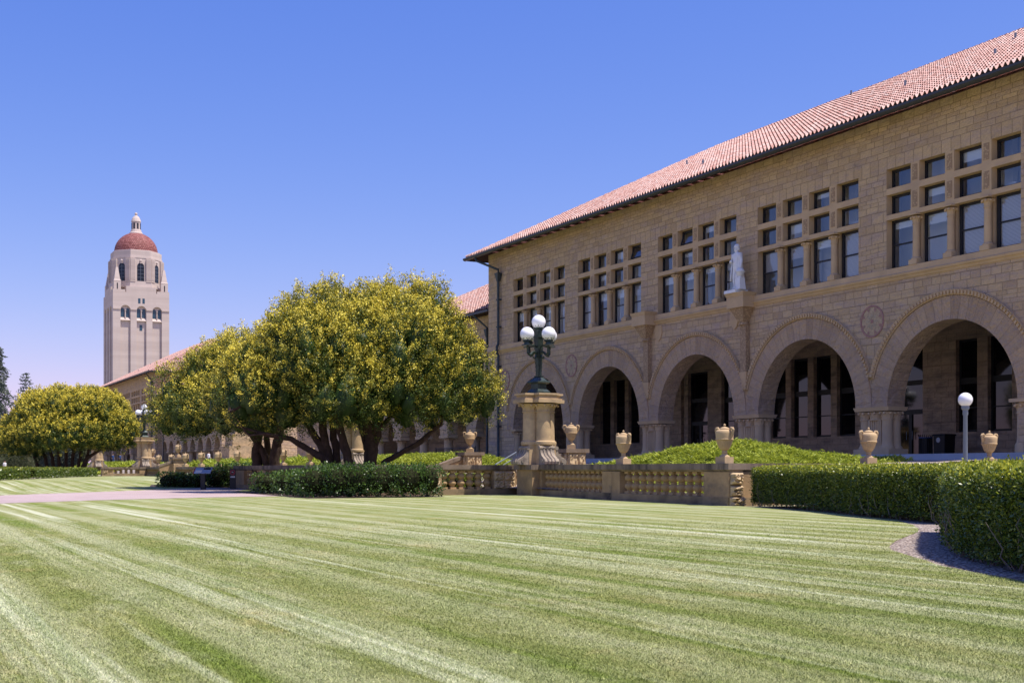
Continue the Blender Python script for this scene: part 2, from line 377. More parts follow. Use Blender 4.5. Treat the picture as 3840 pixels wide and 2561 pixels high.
TUFT = 1.0
def crown(ells, n_lobes, tufts, per, leafL, lobe_r, up_bias=0.5, gold=0.7, cut_z=None):
    """tufted crown: lobes over the surface of a union of ellipsoids, tufts over each lobe, leaf cards in each tuft"""
    E = [(np.array(c), np.array(r)) for c, r in ells]; wts = np.array([r[0] * r[2] for _, r in E]); wts = wts / wts.sum()
    C = []; guard = 0
    while len(C) < n_lobes and guard < n_lobes * 40:
        guard += 1; k = RNG.choice(len(E), p=wts); c, r = E[k]; d = RNG.normal(size=3); d /= np.linalg.norm(d)
        if d[2] < -0.55: continue
        p = c + d * r * RNG.uniform(0.80, 1.04)
        if any((((p - c2) / r2) ** 2).sum() < 0.62 for j, (c2, r2) in enumerate(E) if j != k): continue
        if cut_z and p[2] < cut_z: continue
        if any(np.linalg.norm((p - o[0]) * np.array([1, 1, 0.75])) < 0.62 * lobe_r for o in C): continue
        nrm = d / r; nrm /= np.linalg.norm(nrm); C.append((p, nrm, lobe_r * RNG.uniform(0.6, 1.35)))
    P, Dr, T, Rn, NH = [], [], [], [], []
    for p, nrm, lr in C:
        lobe_gold = np.clip(RNG.normal(gold, 0.22), 0.05, 1) * np.clip(0.50 + 0.65 * nrm[2], 0.12, 1.1)  # gold is new growth; favouring upward lobes paints shaded undersides greener
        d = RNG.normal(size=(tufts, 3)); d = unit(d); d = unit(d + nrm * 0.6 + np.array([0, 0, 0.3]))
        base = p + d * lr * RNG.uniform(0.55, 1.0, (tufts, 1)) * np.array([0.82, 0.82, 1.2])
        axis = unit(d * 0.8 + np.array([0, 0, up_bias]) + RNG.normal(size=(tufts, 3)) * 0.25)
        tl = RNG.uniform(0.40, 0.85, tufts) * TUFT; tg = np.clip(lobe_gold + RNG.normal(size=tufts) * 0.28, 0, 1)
        s = RNG.uniform(0, 1, (tufts, per))
        pos = base[:, None, :] + axis[:, None, :] * (s * tl[:, None])[..., None] + RNG.normal(size=(tufts, per, 3)) * (0.15 * (1.15 - s) + 0.02)[..., None] * TUFT
        dd = axis[:, None, :] + RNG.normal(size=(tufts, per, 3)) * 0.55
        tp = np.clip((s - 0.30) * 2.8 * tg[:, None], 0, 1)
        nhv = unit((pos - (base + axis * (tl * 0.35)[:, None])[:, None, :]).reshape(-1, 3)) * 0.7 + unit(pos.reshape(-1, 3) - p) * 1.1 + np.array([0, 0, 0.15]); NH.append(nhv)
        P.append(pos.reshape(-1, 3)); Dr.append(dd.reshape(-1, 3)); T.append(tp.ravel()); Rn.append(RNG.uniform(0, 1, tufts * per))
    m = int(60 * n_lobes)                # scattered fill between the lobes
    ks = RNG.choice(len(E), size=m, p=wts); dd = unit(RNG.normal(size=(m, 3))); ec = np.array([e[0] for e in E])[ks]; er = np.array([e[1] for e in E])[ks]
    fp = ec + dd * er * RNG.uniform(0.70, 0.96, (m, 1)); ok = np.ones(m, bool) if not cut_z else fp[:, 2] > cut_z
    P.append(fp[ok]); Dr.append((dd + RNG.normal(size=(m, 3)) * 0.6 + [0, 0, 0.5])[ok]); T.append(np.clip(RNG.normal(0.1, 0.22, m), 0, 1)[ok]); Rn.append(RNG.uniform(0, 1, m)[ok]); NH.append(dd[ok] + [0, 0, 0.2])
    P = np.concatenate(P); Dr = np.concatenate(Dr); T = np.concatenate(T); Rn = np.concatenate(Rn); n = len(P)
    L = RNG.uniform(0.7, 1.35, n) * leafL; L[-int(ok.sum()):] *= 1.7; global NHINT; NHINT = np.concatenate(NH)
    return P, Dr, L, L * RNG.uniform(0.42, 0.65, n), T, Rn, C

# ------------------------------------------------------------------ ground, lawn, path
q = N('ground_soil', 1.0, 0.05); f = q.noise(q.pos(), 0.15, 6)
q.color(q.mix(f, (0.26, 0.235, 0.16), (0.36, 0.32, 0.22))); M['ground'] = q.m

def grasscolor(q):
    p = q.pos(); x = q.n('SeparateXYZ', {0: p}).outputs[0]
    wob = q.noise(q.map(p, (0.35, 0.05, 1)), 1.0, 3); xs = q.math('ADD', x, q.math('MULTIPLY', wob, 0.5))
    band = q.ramp(q.math('MULTIPLY_ADD', q.math('SINE', q.math('MULTIPLY', xs, 2 * math.pi / 1.07)), 0.5, 0.5), [(0.35, 0.0), (0.85, 1.0)])
    pat = q.noise(q.map(p, (1, 0.35, 1), (2, 9, 0)), 0.75, 7, 0.65)
    base = q.mix(q.ramp(pat, [(0.32, 0.0), (0.68, 1.0)]), (0.175, 0.215, 0.045), (0.315, 0.315, 0.125))
    bamp = q.noise(q.map(p, (0.9, 0.03, 1), (21, 5, 0)), 1.0, 3)
    base = q.mix(q.math('MULTIPLY', q.math('MULTIPLY', band, q.ramp(bamp, [(0.35, 0.25), (0.6, 1.0)])), 0.58), base, (0.47, 0.475, 0.29))
    dk = q.noise(q.map(p, (2.6, 0.045, 1), (13, 3, 0)), 1.0, 4, 0.6)
    base = q.mix(q.math('MULTIPLY', q.ramp(dk, [(0.54, 0.0), (0.66, 1.0)]), 0.75), base, (0.145, 0.205, 0.022))
    ln = q.noise(q.map(p, (2.3, 0.040, 1), (3, 5, 0)), 1.0, 4, 0.6)
    base = q.mix(q.math('MULTIPLY', q.ramp(ln, [(0.55, 0.0), (0.67, 1.0)]), 0.80), base, (0.62, 0.63, 0.45))
    pale = q.noise(q.map(p, (1.6, 0.55, 1), (5, 17, 0)), 1.3, 7, 0.7)
    base = q.mix(q.math('MULTIPLY', q.ramp(pale, [(0.50, 0.0), (0.66, 1.0)]), 0.45), base, (0.50, 0.49, 0.31))
    dry = q.noise(q.map(p, (1, 0.6, 1), (31, 4, 0)), 0.9, 7, 0.7)
    base = q.mix(q.math('MULTIPLY', q.ramp(dry, [(0.57, 0.0), (0.70, 1.0)]), 0.5), base, (0.43, 0.355, 0.16))
    mot = q.noise(p, 11.0, 6, 0.75)
    base = q.mix(0.8, base, q.ramp(mot, [(0.28, 0.70), (0.72, 1.30)]), 'MULTIPLY')
    return base
q = N('lawn', 0.9, 0.12); base = grasscolor(q); fine = q.noise(q.pos(), 38, 5, 0.7)
q.color(q.mix(0.85, base, q.ramp(fine, [(0.28, 0.55), (0.72, 1.3)]), 'MULTIPLY')); q.bump(q.noise(q.pos(), 60, 4, 0.7), 0.8, 0.03); M['lawn'] = q.m
q = N('grass_blade', 0.6, 0.25); base = grasscolor(q)
a = q.n('Attribute', attribute_name='rnd').outputs['Fac']
q.color(q.mix(0.9, base, q.ramp(a, [(0.0, (0.72, 0.84, 0.6)), (0.55, (1.1, 1.12, 1.0)), (0.85, (1.3, 1.25, 1.2)), (1.0, (1.8, 1.7, 1.6))]), 'MULTIPLY')); M['blade'] = q.m
q = N('brick_path', 0.85, 0.2); p = q.pos()
br = q.n('TexBrick', {'Vector': p, 'Color1': (0.40, 0.295, 0.285, 1), 'Color2': (0.46, 0.36, 0.35, 1), 'Mortar': (0.33, 0.265, 0.255, 1), 'Scale': 1, 'Mortar Size': 0.02, 'Brick Width': 0.5, 'Row Height': 0.28})
big = q.noise(p, 0.35, 5)
q.color(q.mix(0.5, br.outputs['Color'], q.ramp(big, [(0.3, 0.75), (0.7, 1.15)]), 'MULTIPLY')); M['path'] = q.m
q = N('gravel', 0.95, 0.15); p = q.pos()
vo = q.n('TexVoronoi', {'Vector': p, 'Scale': 26.0}); rn = q.n('TexWhiteNoise', {'Vector': vo.outputs['Color']}).outputs['Value']
c = q.ramp(rn, [(0.0, (0.20, 0.15, 0.12)), (0.5, (0.52, 0.42, 0.35)), (1.0, (0.75, 0.66, 0.58))])
q.color(q.mix(q.ramp(vo.outputs['Distance'], [(0.3, 0.0), (0.75, 1.0)]), c, (0.12, 0.09, 0.085))); q.bump(q.math('SUBTRACT', 1.0, vo.outputs['Distance']), 1.0, 0.035); M['gravel'] = q.m

def sheet(name, xs, ys, zf, mat, inside=None):
    mb = MB(); xs = list(xs); ys = list(ys)
    for i in range(len(xs) - 1):
        for j in range(len(ys) - 1):
            c = [(xs[i], ys[j]), (xs[i + 1], ys[j]), (xs[i + 1], ys[j + 1]), (xs[i], ys[j + 1])]
            mb.face([(x, y, zf(x, y)) for x, y in c])
    return mb
def frange(a, b, s):
    n = max(1, round((b - a) / s)); return [a + (b - a) * i / n for i in range(n + 1)]
mb = MB()
GX = [-3000, -300, -40, 0, 30, 60, 120, 400, 3000]; GY = [-3000, -300, -20, 40, 62, 66, 70, 74, 78, 82, 86, 200, 500, 3000]
tag(sheet('g', GX, GY, lambda x, y: gz(x, y) - 0.02, None).build('ground', M['ground']), kind='structure')

def polyz(name, pts, zoff, mat, cuts=None):
    """flat polygon draped on gz()"""
    bm = bmesh.new(); vs = [bm.verts.new((x, y, 0)) for x, y in pts]; f = bm.faces.new(vs)
    bmesh.ops.triangulate(bm, faces=[f])
    for yc in (62, 65, 68, 71, 74, 77, 80, 83, 86):
        bmesh.ops.bisect_plane(bm, geom=bm.verts[:] + bm.edges[:] + bm.faces[:], plane_co=(0, yc, 0), plane_no=(0, 1, 0))
    for v in bm.verts: v.co.z = gz(v.co.x, v.co.y) + zoff
    bmesh.ops.recalc_face_normals(bm, faces=bm.faces)
    me = bpy.data.meshes.new(name); bm.to_mesh(me); bm.free(); me.materials.append(mat)
    for p in me.polygons:
        if p.normal.z < 0: p.flip()
    return tag(link(name, me), kind='structure')
GRAVEL_EDGE = [(20.56, 20.6), (19.6, 19.4), (18.9, 18.47), (17.85, 17.3), (16.9, 16.4), (15.6, 15.4), (14.45, 14.5), (13.45, 13.62), (12.8, 12.92), (12.4, 12.3), (12.1, 11.85), (11.7, 11.2), (11.27, 10.6), (10.9, 9.8), (10.36, 8.5), (9.4, 6.5), (8.6, 4.0), (8.0, -6)]
LAWN = [(-30, -6)] + [(8.0, -6)] + GRAVEL_EDGE[::-1][1:] + [(21.4, 22.7), (22.95, 26.5), (23.8, 30.6), (24.5, 38.3), (25.6, 46.6), (26.6, 49.2), (26.6, 128.0), (19.5, 128.0), (9.5, 92), (2, 70), (-30, 64)]
polyz('lawn', LAWN, 0.0, M['lawn'])
polyz('gravel_strip', GRAVEL_EDGE + [(16, -6), (19, 6), (24.5, 19), (26, 26), (23.9, 30), (22.9, 26.3), (21.4, 22.6)], -0.006, M['gravel'])
polyz('paved_path', [(-30, 18), (-8, 35.6), (0, 41.3), (3.74, 43.7), (7, 46.4), (9.92, 48.2), (12, 49.2), (15.5, 50.0), (15.5, 60), (18.3, 66), (18.3, 72), (16.5, 69.0), (13.5, 66.4), (10.56, 63.8), (7.5, 60.4), (4.85, 56.8), (0, 52.6), (-8, 47), (-30, 33)], 0.006, M['path'])
polyz('mulch_bed', [(14.9, 45.5), (20.9, 45.9), (21.2, 48.8), (18.2, 48.9), (17.4, 60), (15.6, 60)], 0.010, M['mulch'])
polyz('shrub_bed', [(13.9, 70.9), (18.3, 67.4), (18.6, 72.6), (14.6, 74)], 0.010, M['mulch'])

# terrace in front of the buildings: rises behind the balustrade
def tz(x, y):
    b = 0.3 + 0.95 * smooth((x - 25.2) / 4.0) + 0.25 * smooth((x - 32) / 6)
    return b
sheetm = sheet('terrace', frange(25.1, 60, 1.0), [32.6, 49.0, 62.6, 90, 128, 160, 300], tz, None)
M['terrace'] = plain('terrace_paving', (0.30, 0.25, 0.21), 0.9, 0.1, 0, 0.2, 1)
tag(sheetm.build('terrace', M['terrace']), kind='structure')

# grass blades near the camera
def pip(poly, X, Y):
    ins = np.zeros(len(X), bool); n = len(poly)
    for i in range(n):
        x1, y1 = poly[i]; x2, y2 = poly[(i + 1) % n]
        if y1 == y2: continue
        c = ((y1 > Y) != (y2 > Y)) & (X < (x2 - x1) * (Y - y1) / (y2 - y1) + x1); ins ^= c
    return ins
nb = 700000
d = 5.9 * (30 / 5.9) ** RNG.uniform(0, 1, nb) ; u = RNG.uniform(-0.46, 0.46, nb)
X = d * (SA + u * CA); Y = d * (CA - u * SA); k = pip(LAWN, X, Y) & (RNG.uniform(0, 1, nb) < np.clip((29 - d) / 15, 0, 1) ** 0.8); X, Y, d = X[k], Y[k], d[k]; nb = len(X)
hgt = RNG.uniform(0.007, 0.017, nb); wd = RNG.uniform(0.0025, 0.0045, nb) * (d / 8) ** 0.7; a = RNG.uniform(0, 2 * np.pi, nb)
lean = RNG.normal(size=(nb, 2)) * 0.016 ; lean *= 0.8
V = np.zeros((nb, 3, 3)); V[:, 0, 0] = X - np.cos(a) * wd; V[:, 0, 1] = Y - np.sin(a) * wd; V[:, 1, 0] = X + np.cos(a) * wd; V[:, 1, 1] = Y + np.sin(a) * wd
V[:, 2, 0] = X + lean[:, 0]; V[:, 2, 1] = Y + lean[:, 1]; V[:, 2, 2] = hgt; V[:, :2, 2] = -0.004
tag(npmesh('grass', V.reshape(-1, 3), np.arange(nb * 3).reshape(nb, 3), M['blade'], {'rnd': np.repeat(RNG.uniform(0, 1, nb), 3)}, tri=True),
    'short mown green grass blades of the striped lawn', 'grass', kind='stuff')

# ------------------------------------------------------------------ tiled hip roof
def slope_mesh(L, run, tan, tw, crs, fine, V, Fc, UV, xf):
    """tile slope: eave of length L along s, plan depth run; xf maps (s,t,z) to xyz"""
    nc = int(run / crs)
    if fine: ss = np.linspace(0, L, int(round(L / tw)) * 6 + 1)
    else: ss = np.linspace(0, L, int(round(L / tw)) + 1)
    ns = len(ss); ph = (ss / tw) % 1.0
    cover = np.where(ph < 0.62, np.sin(np.clip(ph / 0.62, 0, 1) * np.pi), 0.0) if fine else np.zeros(ns)
    pan = np.where(ph < 0.62, 0.0, -0.03 * np.sin((ph - 0.62) / 0.38 * np.pi)) if fine else np.zeros(ns)
    col = np.floor(ss / tw)
    for k in range(nc + 1):
        t0 = k * crs
        if t0 >= run - 0.02: break
        t1 = min(run, t0 + crs * 1.3); b0 = len(V)
        rj = (np.sin(col * 12.9898 + k * 78.233) * 43758.5453) % 1.0 if fine else np.zeros(ns)
        for e, t in ((0, t0), (1, t1)):
            z = t * tan + pan + cover * (0.15 if e == 0 else 0.09) + ((0.085 if e == 0 else 0.0) + rj * 0.01 if fine else 0)
            tt = np.full(ns, t) - (rj * 0.02 if fine and e == 0 else 0.0)
            s2 = np.clip(ss, t, L - t)
            for a_, q_, z_ in zip(s2, tt, z): V.append(xf(a_, q_, z_))
            for a_ in ss: UV.append((a_ / tw + 0.001, k + 0.5))
        for j in range(ns - 1):
            if ss[j + 1] <= t0 or ss[j] >= L - t0: continue
            b = b0 + j; Fc.append((b, b + 1, b + 1 + ns, b + ns))

def tile_roof(name, x0, y0, x1, y1, z, tan, parent, tw=0.28, crs=0.44, fine=('w', 's')):
    V, Fc, UV = [], [], []; W_, L_ = x1 - x0, y1 - y0; run = min(W_, L_) / 2
    slope_mesh(L_, run, tan, tw, crs, 'w' in fine, V, Fc, UV, lambda s, t, h: (x0 + t, y1 - s, z + h))
    slope_mesh(W_, run, tan, tw, crs, 's' in fine, V, Fc, UV, lambda s, t, h: (x0 + s, y0 + t, z + h))
    slope_mesh(L_, run, tan, tw, crs, 'e' in fine, V, Fc, UV, lambda s, t, h: (x1 - t, y0 + s, z + h))
    slope_mesh(W_, run, tan, tw, crs, 'n' in fine, V, Fc, UV, lambda s, t, h: (x1 - s, y1 - t, z + h))
    o = npmesh(name, V, Fc, M['tile'], uv=UV, parent=parent)
    mb = MB(); zt = z + run * tan
    for (cx, cy, sx, sy) in ((x0, y0, 1, 1), (x0, y1, 1, -1), (x1, y0, -1, 1), (x1, y1, -1, -1)):
        n = int(run / 0.33)
        for i in range(n):
            t0, t1 = run * i / n, run * (i + 1) / n + 0.04
            mb.tube([(cx + sx * t0, cy + sy * t0, z + t0 * tan + 0.07), (cx + sx * t1, cy + sy * t1, z + t1 * tan + 0.04)], [0.15, 0.125], 7)
    ya, yb = y0 + run, y1 - run; n = int((yb - ya) / 0.4)
    for i in range(max(n, 0)):
        mb.tube([(x0 + run, ya + (yb - ya) * i / n, zt + 0.06), (x0 + run, ya + (yb - ya) * (i + 1) / n + 0.04, zt + 0.04)], [0.15, 0.13], 7)
    mb.build('ridge_tiles', M['tile'], o, uv=True)
    return o

# ------------------------------------------------------------------ the big sandstone building
BAY = 9.17; ZC = 3.98; RI = 3.575; RO = 4.575; ZS = 9.79
def arch_pts(r, a0, a1, n): return [(r * math.cos(a0 + (a1 - a0) * i / n), r * math.sin(a0 + (a1 - a0) * i / n)) for i in range(n + 1)]

def window(parent, y, z0, w_, h, x, sash, blind=None, tilt=False, fr=0.115):
    """black framed window (frame) > pane, blind"""
    mb = MB(); y0, y1, z1 = y - w_ / 2, y + w_ / 2, z0 + h; xd = x + 0.09
    mb.box(x, y0, z0, xd, y0 + fr, z1); mb.box(x, y1 - fr, z0, xd, y1, z1)
    mb.box(x, y0 + fr, z0, xd, y1 - fr, z0 + fr); mb.box(x, y0 + fr, z1 - fr, xd, y1 - fr, z1)
    if sash: mb.box(x + 0.005, y0 + fr, z0 + h / 2 - 0.035, xd - 0.005, y1 - fr, z0 + h / 2 + 0.035)
    f = mb.build('window', M['black'], parent, uv=False)
    if tilt:
        g = MB().face([(x - 0.16, y0 + fr, z0 + fr), (x + 0.05, y0 + fr, z1 - fr), (x + 0.05, y1 - fr, z1 - fr), (x - 0.16, y1 - fr, z0 + fr)])
        g.build('pane', M['glass'], f, uv=False, fixn=False)
        e = MB()
        for yy in (y0 + fr, y1 - fr): e.tube([(x - 0.17, yy, z0 + fr), (x + 0.04, yy, z1 - fr)], 0.03, 5)
        e.tube([(x - 0.17, y0 + fr, z0 + fr), (x - 0.17, y1 - fr, z0 + fr)], 0.03, 5); e.build('open_sash', M['black'], f, uv=False)
    else:
        g = MB().face([(x + 0.05, y0 + fr, z0 + fr), (x + 0.05, y0 + fr, z1 - fr), (x + 0.05, y1 - fr, z1 - fr), (x + 0.05, y1 - fr, z0 + fr)])
        g.build('pane', M['glass'], f, uv=False, fixn=False)
    if blind:
        zb = z1 - fr - (h - 2 * fr) * blind[1]; m = M['blind'] if blind[0] == 'b' else M['shade']
        MB().box(x + 0.13, y0 + fr * 0.6, zb, x + 0.14, y1 - fr * 0.6, z1 - fr * 0.5).build('blind' if blind[0] == 'b' else 'roller_shade', m, f, uv=False)
    return f

BLINDS = {   # (bay from the right end, column from the left of the picture): kind, drawn fraction
    (0, 0): ('s', .14), (0, 1): ('s', .2), (0, 2): ('b', 1.), (0, 3): ('b', 1.), (1, 0): ('b', .5), (1, 1): ('b', .28), (1, 2): ('s', .18), (1, 3): ('b', 1.),
    (2, 0): ('s', .2), (2, 1): ('s', .2), (2, 2): ('s', .14), (2, 3): ('s', .18), (3, 0): ('b', .95), (3, 1): ('s', .24), (3, 2): ('s', .26), (3, 3): ('b', .3),
    (4, 0): ('s', .3), (4, 1): ('s', .2), (4, 2): ('s', .22), (4, 3): ('b', .4)}
GH = 3.69; OP = [(-3.69 + i * 1.97, -3.69 + i * 1.97 + 1.47) for i in range(4)]
ROWS = [(10.19, 12.44), (12.66, 13.58), (13.86, 14.75)]
HL = 26.06; DEP = 24.6; ZT = 17.12

def colon(mb, x, y, z0, z1, r):
    mb.box(x - r * 1.45, y - r * 1.45, z0, x + r * 1.45, y + r * 1.45, z0 + 0.22)
    mb.lathe(x, y, [(r * 1.4, z0 + 0.22), (r * 1.4, z0 + 0.28), (r * 1.02, z0 + 0.34), (r, z0 + 0.5), (r * 0.93, z1 - 0.48)], 16)
    return mb
def capital(mb, x, y, z0, z1, r0, r1, n=20):
    h = z1 - z0
    mb.lathe(x, y, [(r0 * 1.12, z0), (r0 * 1.12, z0 + h * 0.1), (r0, z0 + h * 0.14), (r0 * 1.1, z0 + h * 0.45), (r1 * 0.93, z0 + h * 0.72), (r1 * 0.98, z0 + h * 0.8)], n, flute=(z0 + h * 0.3, z0 + h * 0.76, 0.11))
    for k in range(8):
        a = 2 * math.pi * k / 8 + 0.39; mb.sphere((x + r1 * 0.95 * math.cos(a), y + r1 * 0.95 * math.sin(a), z0 + h * 0.66), h * 0.13, 8, 5)
    return mb

def roundel(parent, y, z, r=0.75, dull=False):
    x = -0.012
    ring = MB(); n = 40
    for k in range(n):
        a0, a1 = 2 * math.pi * k / n, 2 * math.pi * (k + 1) / n
        P = [(x - 0.02, y + rr * math.cos(a), z + rr * math.sin(a)) for rr, a in ((r * 0.88, a0), (r, a0), (r, a1), (r * 0.88, a1))]
        ring.face(P)
        for rr in (r * 0.88, r): ring.face([(x - 0.02, y + rr * math.cos(a0), z + rr * math.sin(a0)), (x - 0.02, y + rr * math.cos(a1), z + rr * math.sin(a1)), (0.01, y + rr * math.cos(a1), z + rr * math.sin(a1)), (0.01, y + rr * math.cos(a0), z + rr * math.sin(a0))])
    o = ring.build('roundel', M['redstone'], parent, uv=False)
    d_ = MB().lathe(0, 0, [(r * 0.88, -0.01), (r * 0.87, 0.006)], 40); d_.move(Matrix.Translation((x + 0.004, y, z)) @ Matrix.Rotation(R(-90), 4, 'Y'))
    d_.build('mosaic_ground', M['mosaic'], o, uv=False)
    p_ = MB(); t_ = MB()
    for k in range(8):
        a = 2 * math.pi * k / 8; c, s_ = math.cos(a), math.sin(a)
        def Q(rr, w): return (x - 0.016, y + rr * c - w * s_, z + rr * s_ + w * c)
        p_.face([Q(r * 0.14, 0), Q(r * 0.34, r * 0.12), Q(r * 0.55, 0), Q(r * 0.34, -r * 0.12)])
        a += math.pi / 8; c, s_ = math.cos(a), math.sin(a)
        t_.face([Q(r * 0.82, r * 0.12), Q(r * 0.82, -r * 0.12), Q(r * 0.58, 0)])
    p_.build('petals', M['petal'], o, uv=False, fixn=False); t_.build('triangles', M['redstone'], o, uv=False, fixn=False)
    MB().box(x - 0.02, y - r * 0.1, z - r * 0.1, x - 0.008, y + r * 0.1, z + r * 0.1).build('flower_centre', M['redstone'], o, uv=False)
M['redstone'] = plain('red_mosaic', (0.36, 0.20, 0.165), 0.8, 0.2, 0, 0.2, 8)
M['mosaic'] = plain('pale_mosaic', (0.47, 0.345, 0.215), 0.8, 0.2, 0, 0.25, 9)
M['petal'] = plain('green_mosaic', (0.41, 0.325, 0.22), 0.8, 0.2, 0, 0.2, 9)

def bracket(parent, y):
    mb = MB()
    mb.box(-0.80, y - 0.70, 9.60, 0.02, y + 0.70, 10.20); mb.frustum(-0.36, y, 10.20, 0.46, 0.72, 10.38, 0.52, 0.80)
    o = mb.build('bracket', M['trim'], parent)
    m2 = MB(); m2.frustum(-0.2, y, 8.9, 0.2, 0.22, 9.6, 0.5, 0.58)
    m2.lathe(-0.16, y, [(0.28, 8.72), (0.28, 8.8), (0.24, 8.84), (0.28, 9.0), (0.46, 9.42), (0.46, 9.5)], 20, flute=(8.85, 9.4, 0.14))
    m2.build('capital', M['carved'], o)
    m3 = MB().box(-0.27, y - 0.24, 6.25, 0.02, y + 0.24, 8.72); m3.build('pilaster', M['carved'], o)
    m4 = MB().frustum(-0.1, y, 5.3, 0.05, 0.06, 6.25, 0.2, 0.30); m4.build('corbel', M['trim'], o)

def academic_building(oy):
    root = empty('academic_building', (41, oy, 0), 0)
    W = MB()
    ybr = [-HL]; hol = set()
    for k in range(-2, 3): ybr += [k * BAY - GH, k * BAY + GH]
    ybr.append(HL)
    for i in range(5): hol.add((1 + 2 * i, 1))
    W.grid(ybr, [ZS, 10.19, 14.75, ZT], {(a, b) for a, b in hol}, 0.0, 0.02)
    # arch zone, outside (x=0) and porch side (x=1.0)
    nseg = 28
    for k in range(-2, 3):
        yc = k * BAY; pts = arch_pts(RI, 0, math.pi, nseg)
        for (a, za), (b, zb) in zip(pts[:-1], pts[1:]):
            for x in (0.0, 1.0): W.face([(x, yc + a, ZC + za), (x, yc + a, ZS), (x, yc + b, ZS), (x, yc + b, ZC + zb)])
    for k in range(-2, 2):
        ya, yb = k * BAY + RI, (k + 1) * BAY - RI
        for x in (0.0, 1.0): W.face([(x, ya, ZC), (x, yb, ZC), (x, yb, ZS), (x, ya, ZS)])
    for s_ in (-1, 1):
        ya, yb = s_ * (2 * BAY + RI), s_ * HL
        W.face([(0, ya, 0.4), (0, yb, 0.4), (0, yb, ZS), (0, ya, ZS)]); W.face([(1.0, ya, 1.7), (1.0, yb, 1.7), (1.0, yb, ZS), (1.0, ya, ZS)])
        W.face([(0, ya, 0.4), (1.0, ya, 0.4), (1.0, ya, ZC), (0, ya, ZC)])
        W.face([(0, yb, 0.4), (DEP, yb, 0.4), (DEP, yb, ZT), (0, yb, ZT)])
    W.face([(DEP, -HL, 0.4), (DEP, HL, 0.4), (DEP, HL, ZT), (DEP, -HL, ZT)])
    W.build('wall', M['ashlar'], root, fixn=False)
    # porch: floor, ceiling, inner wall with door and window openings
    MB().box(-0.35, -HL + 0.2, 0.9, 8.2, HL - 0.2, 1.8).build('porch_floor', M['concrete'], root)
    MB().box(-0.75, -21.5, 0.9, -0.352, 21.5, 1.55).build('step', M['concrete'], root)
    MB().box(1.0, -HL + 0.3, 8.6, 8.2, HL - 0.3, 8.8).build('porch_ceiling', M['eave'], root)
    inner = []   # (y0,y1,z0,z1,kind) openings in the inner wall
    for k, sh_ in ((-2, 1.3), (0, -0.42), (2, 1.1)):
        for i in range(4): inner.append((k * BAY + OP[i][0] + sh_, k * BAY + OP[i][1] + sh_, 3.0, 7.7, 'w'))
    for k, dy, wins in ((-1, 1.15, (-2.85,)), (1, 1.55, (-1.7, -3.7))):
        inner.append((k * BAY + dy - 1.1, k * BAY + dy + 1.1, 1.8, 7.6, 'd'))
        for a in wins: inner.append((k * BAY + a - 0.68, k * BAY + a + 0.68, 3.0, 7.7, 'w'))
    inner.append((1 * BAY + 3.1, 1 * BAY + 3.45, 1.8, 7.4, 's'))
    inner.sort(); yb = [-HL + 0.3]; P = MB(); XI = 8.0
    for (a, b, z0, z1, t) in inner:
        P.face([(XI, yb[-1], 1.8), (XI, yb[-1], 8.6), (XI, a, 8.6), (XI, a, 1.8)]); P.face([(XI, a, z1), (XI, a, 8.6), (XI, b, 8.6), (XI, b, z1)])
        if z0 > 1.8: P.face([(XI, a, 1.8), (XI, a, z0), (XI, b, z0), (XI, b, 1.8)])
        xd = XI + 0.4
        P.face([(XI, a, z0), (XI, a, z1), (xd, a, z1), (xd, a, z0)]); P.face([(XI, b, z0), (XI, b, z1), (xd, b, z1), (xd, b, z0)])
        P.face([(XI, a, z0), (xd, a, z0), (xd, b, z0), (XI, b, z0)]); P.face([(XI, a, z1), (xd, a, z1), (xd, b, z1), (XI, b, z1)])
        yb.append(b)
    P.face([(XI, yb[-1], 1.8), (XI, yb[-1], 8.6), (XI, HL - 0.3, 8.6), (XI, HL - 0.3, 1.8)])
    for s_ in (-1, 1): P.face([(1.0, s_ * (HL - 0.3), 1.8), (8, s_ * (HL - 0.3), 1.8), (8, s_ * (HL - 0.3), 8.6), (1.0, s_ * (HL - 0.3), 8.6)])
    P.build('porch_wall', M['porch'], root, fixn=False)
    for (a, b, z0, z1, t) in inner:
        if t == 's': MB().box(XI + 0.3, a, z0, XI + 0.36, b, z1).build('recess', M['eave'], root, uv=False); continue
        x = XI + 0.25; mb = MB(); fr = 0.11
        mb.box(x, a, z0, x + 0.1, a + fr, z1); mb.box(x, b - fr, z0, x + 0.1, b, z1); mb.box(x, a + fr, z1 - fr, x + 0.1, b - fr, z1); mb.box(x, a + fr, z0, x + 0.1, b - fr, z0 + fr)
        for zz in ((5.45, 5.75),) if t == 'w' else ((4.05, 4.3), (5.6, 5.85)): mb.box(x - 0.02, a + fr, zz[0], x + 0.1, b - fr, zz[1])
        if t == 'w':
            mb.box(x, a + fr, 4.2, x + 0.09, b - fr, 4.26); f = mb.build('porch_window', M['black'], root, uv=False)
        else:
            m_ = (a + b) / 2
            for yy in (m_ - 0.11, a + fr, b - fr - 0.12): mb.box(x - 0.01, yy, 1.8, x + 0.09, yy + (0.22 if yy == m_ - 0.11 else 0.12), 4.05)
            f = mb.build('door', M['black'], root, uv=False)
            MB().tube([(x - 0.08, m_ - 0.2, 2.7), (x - 0.08, m_ - 0.2, 3.15)], 0.02, 6).tube([(x - 0.08, m_ + 0.2, 2.7), (x - 0.08, m_ + 0.2, 3.15)], 0.02, 6).build('handle', M['greypaint'], f, uv=False)
        MB().face([(x + 0.05, a + fr, z0 + 0.02), (x + 0.05, a + fr, z1 - fr), (x + 0.05, b - fr, z1 - fr), (x + 0.05, b - fr, z0 + 0.02)]).build('pane', M['darkglass'], f, uv=False, fixn=False)
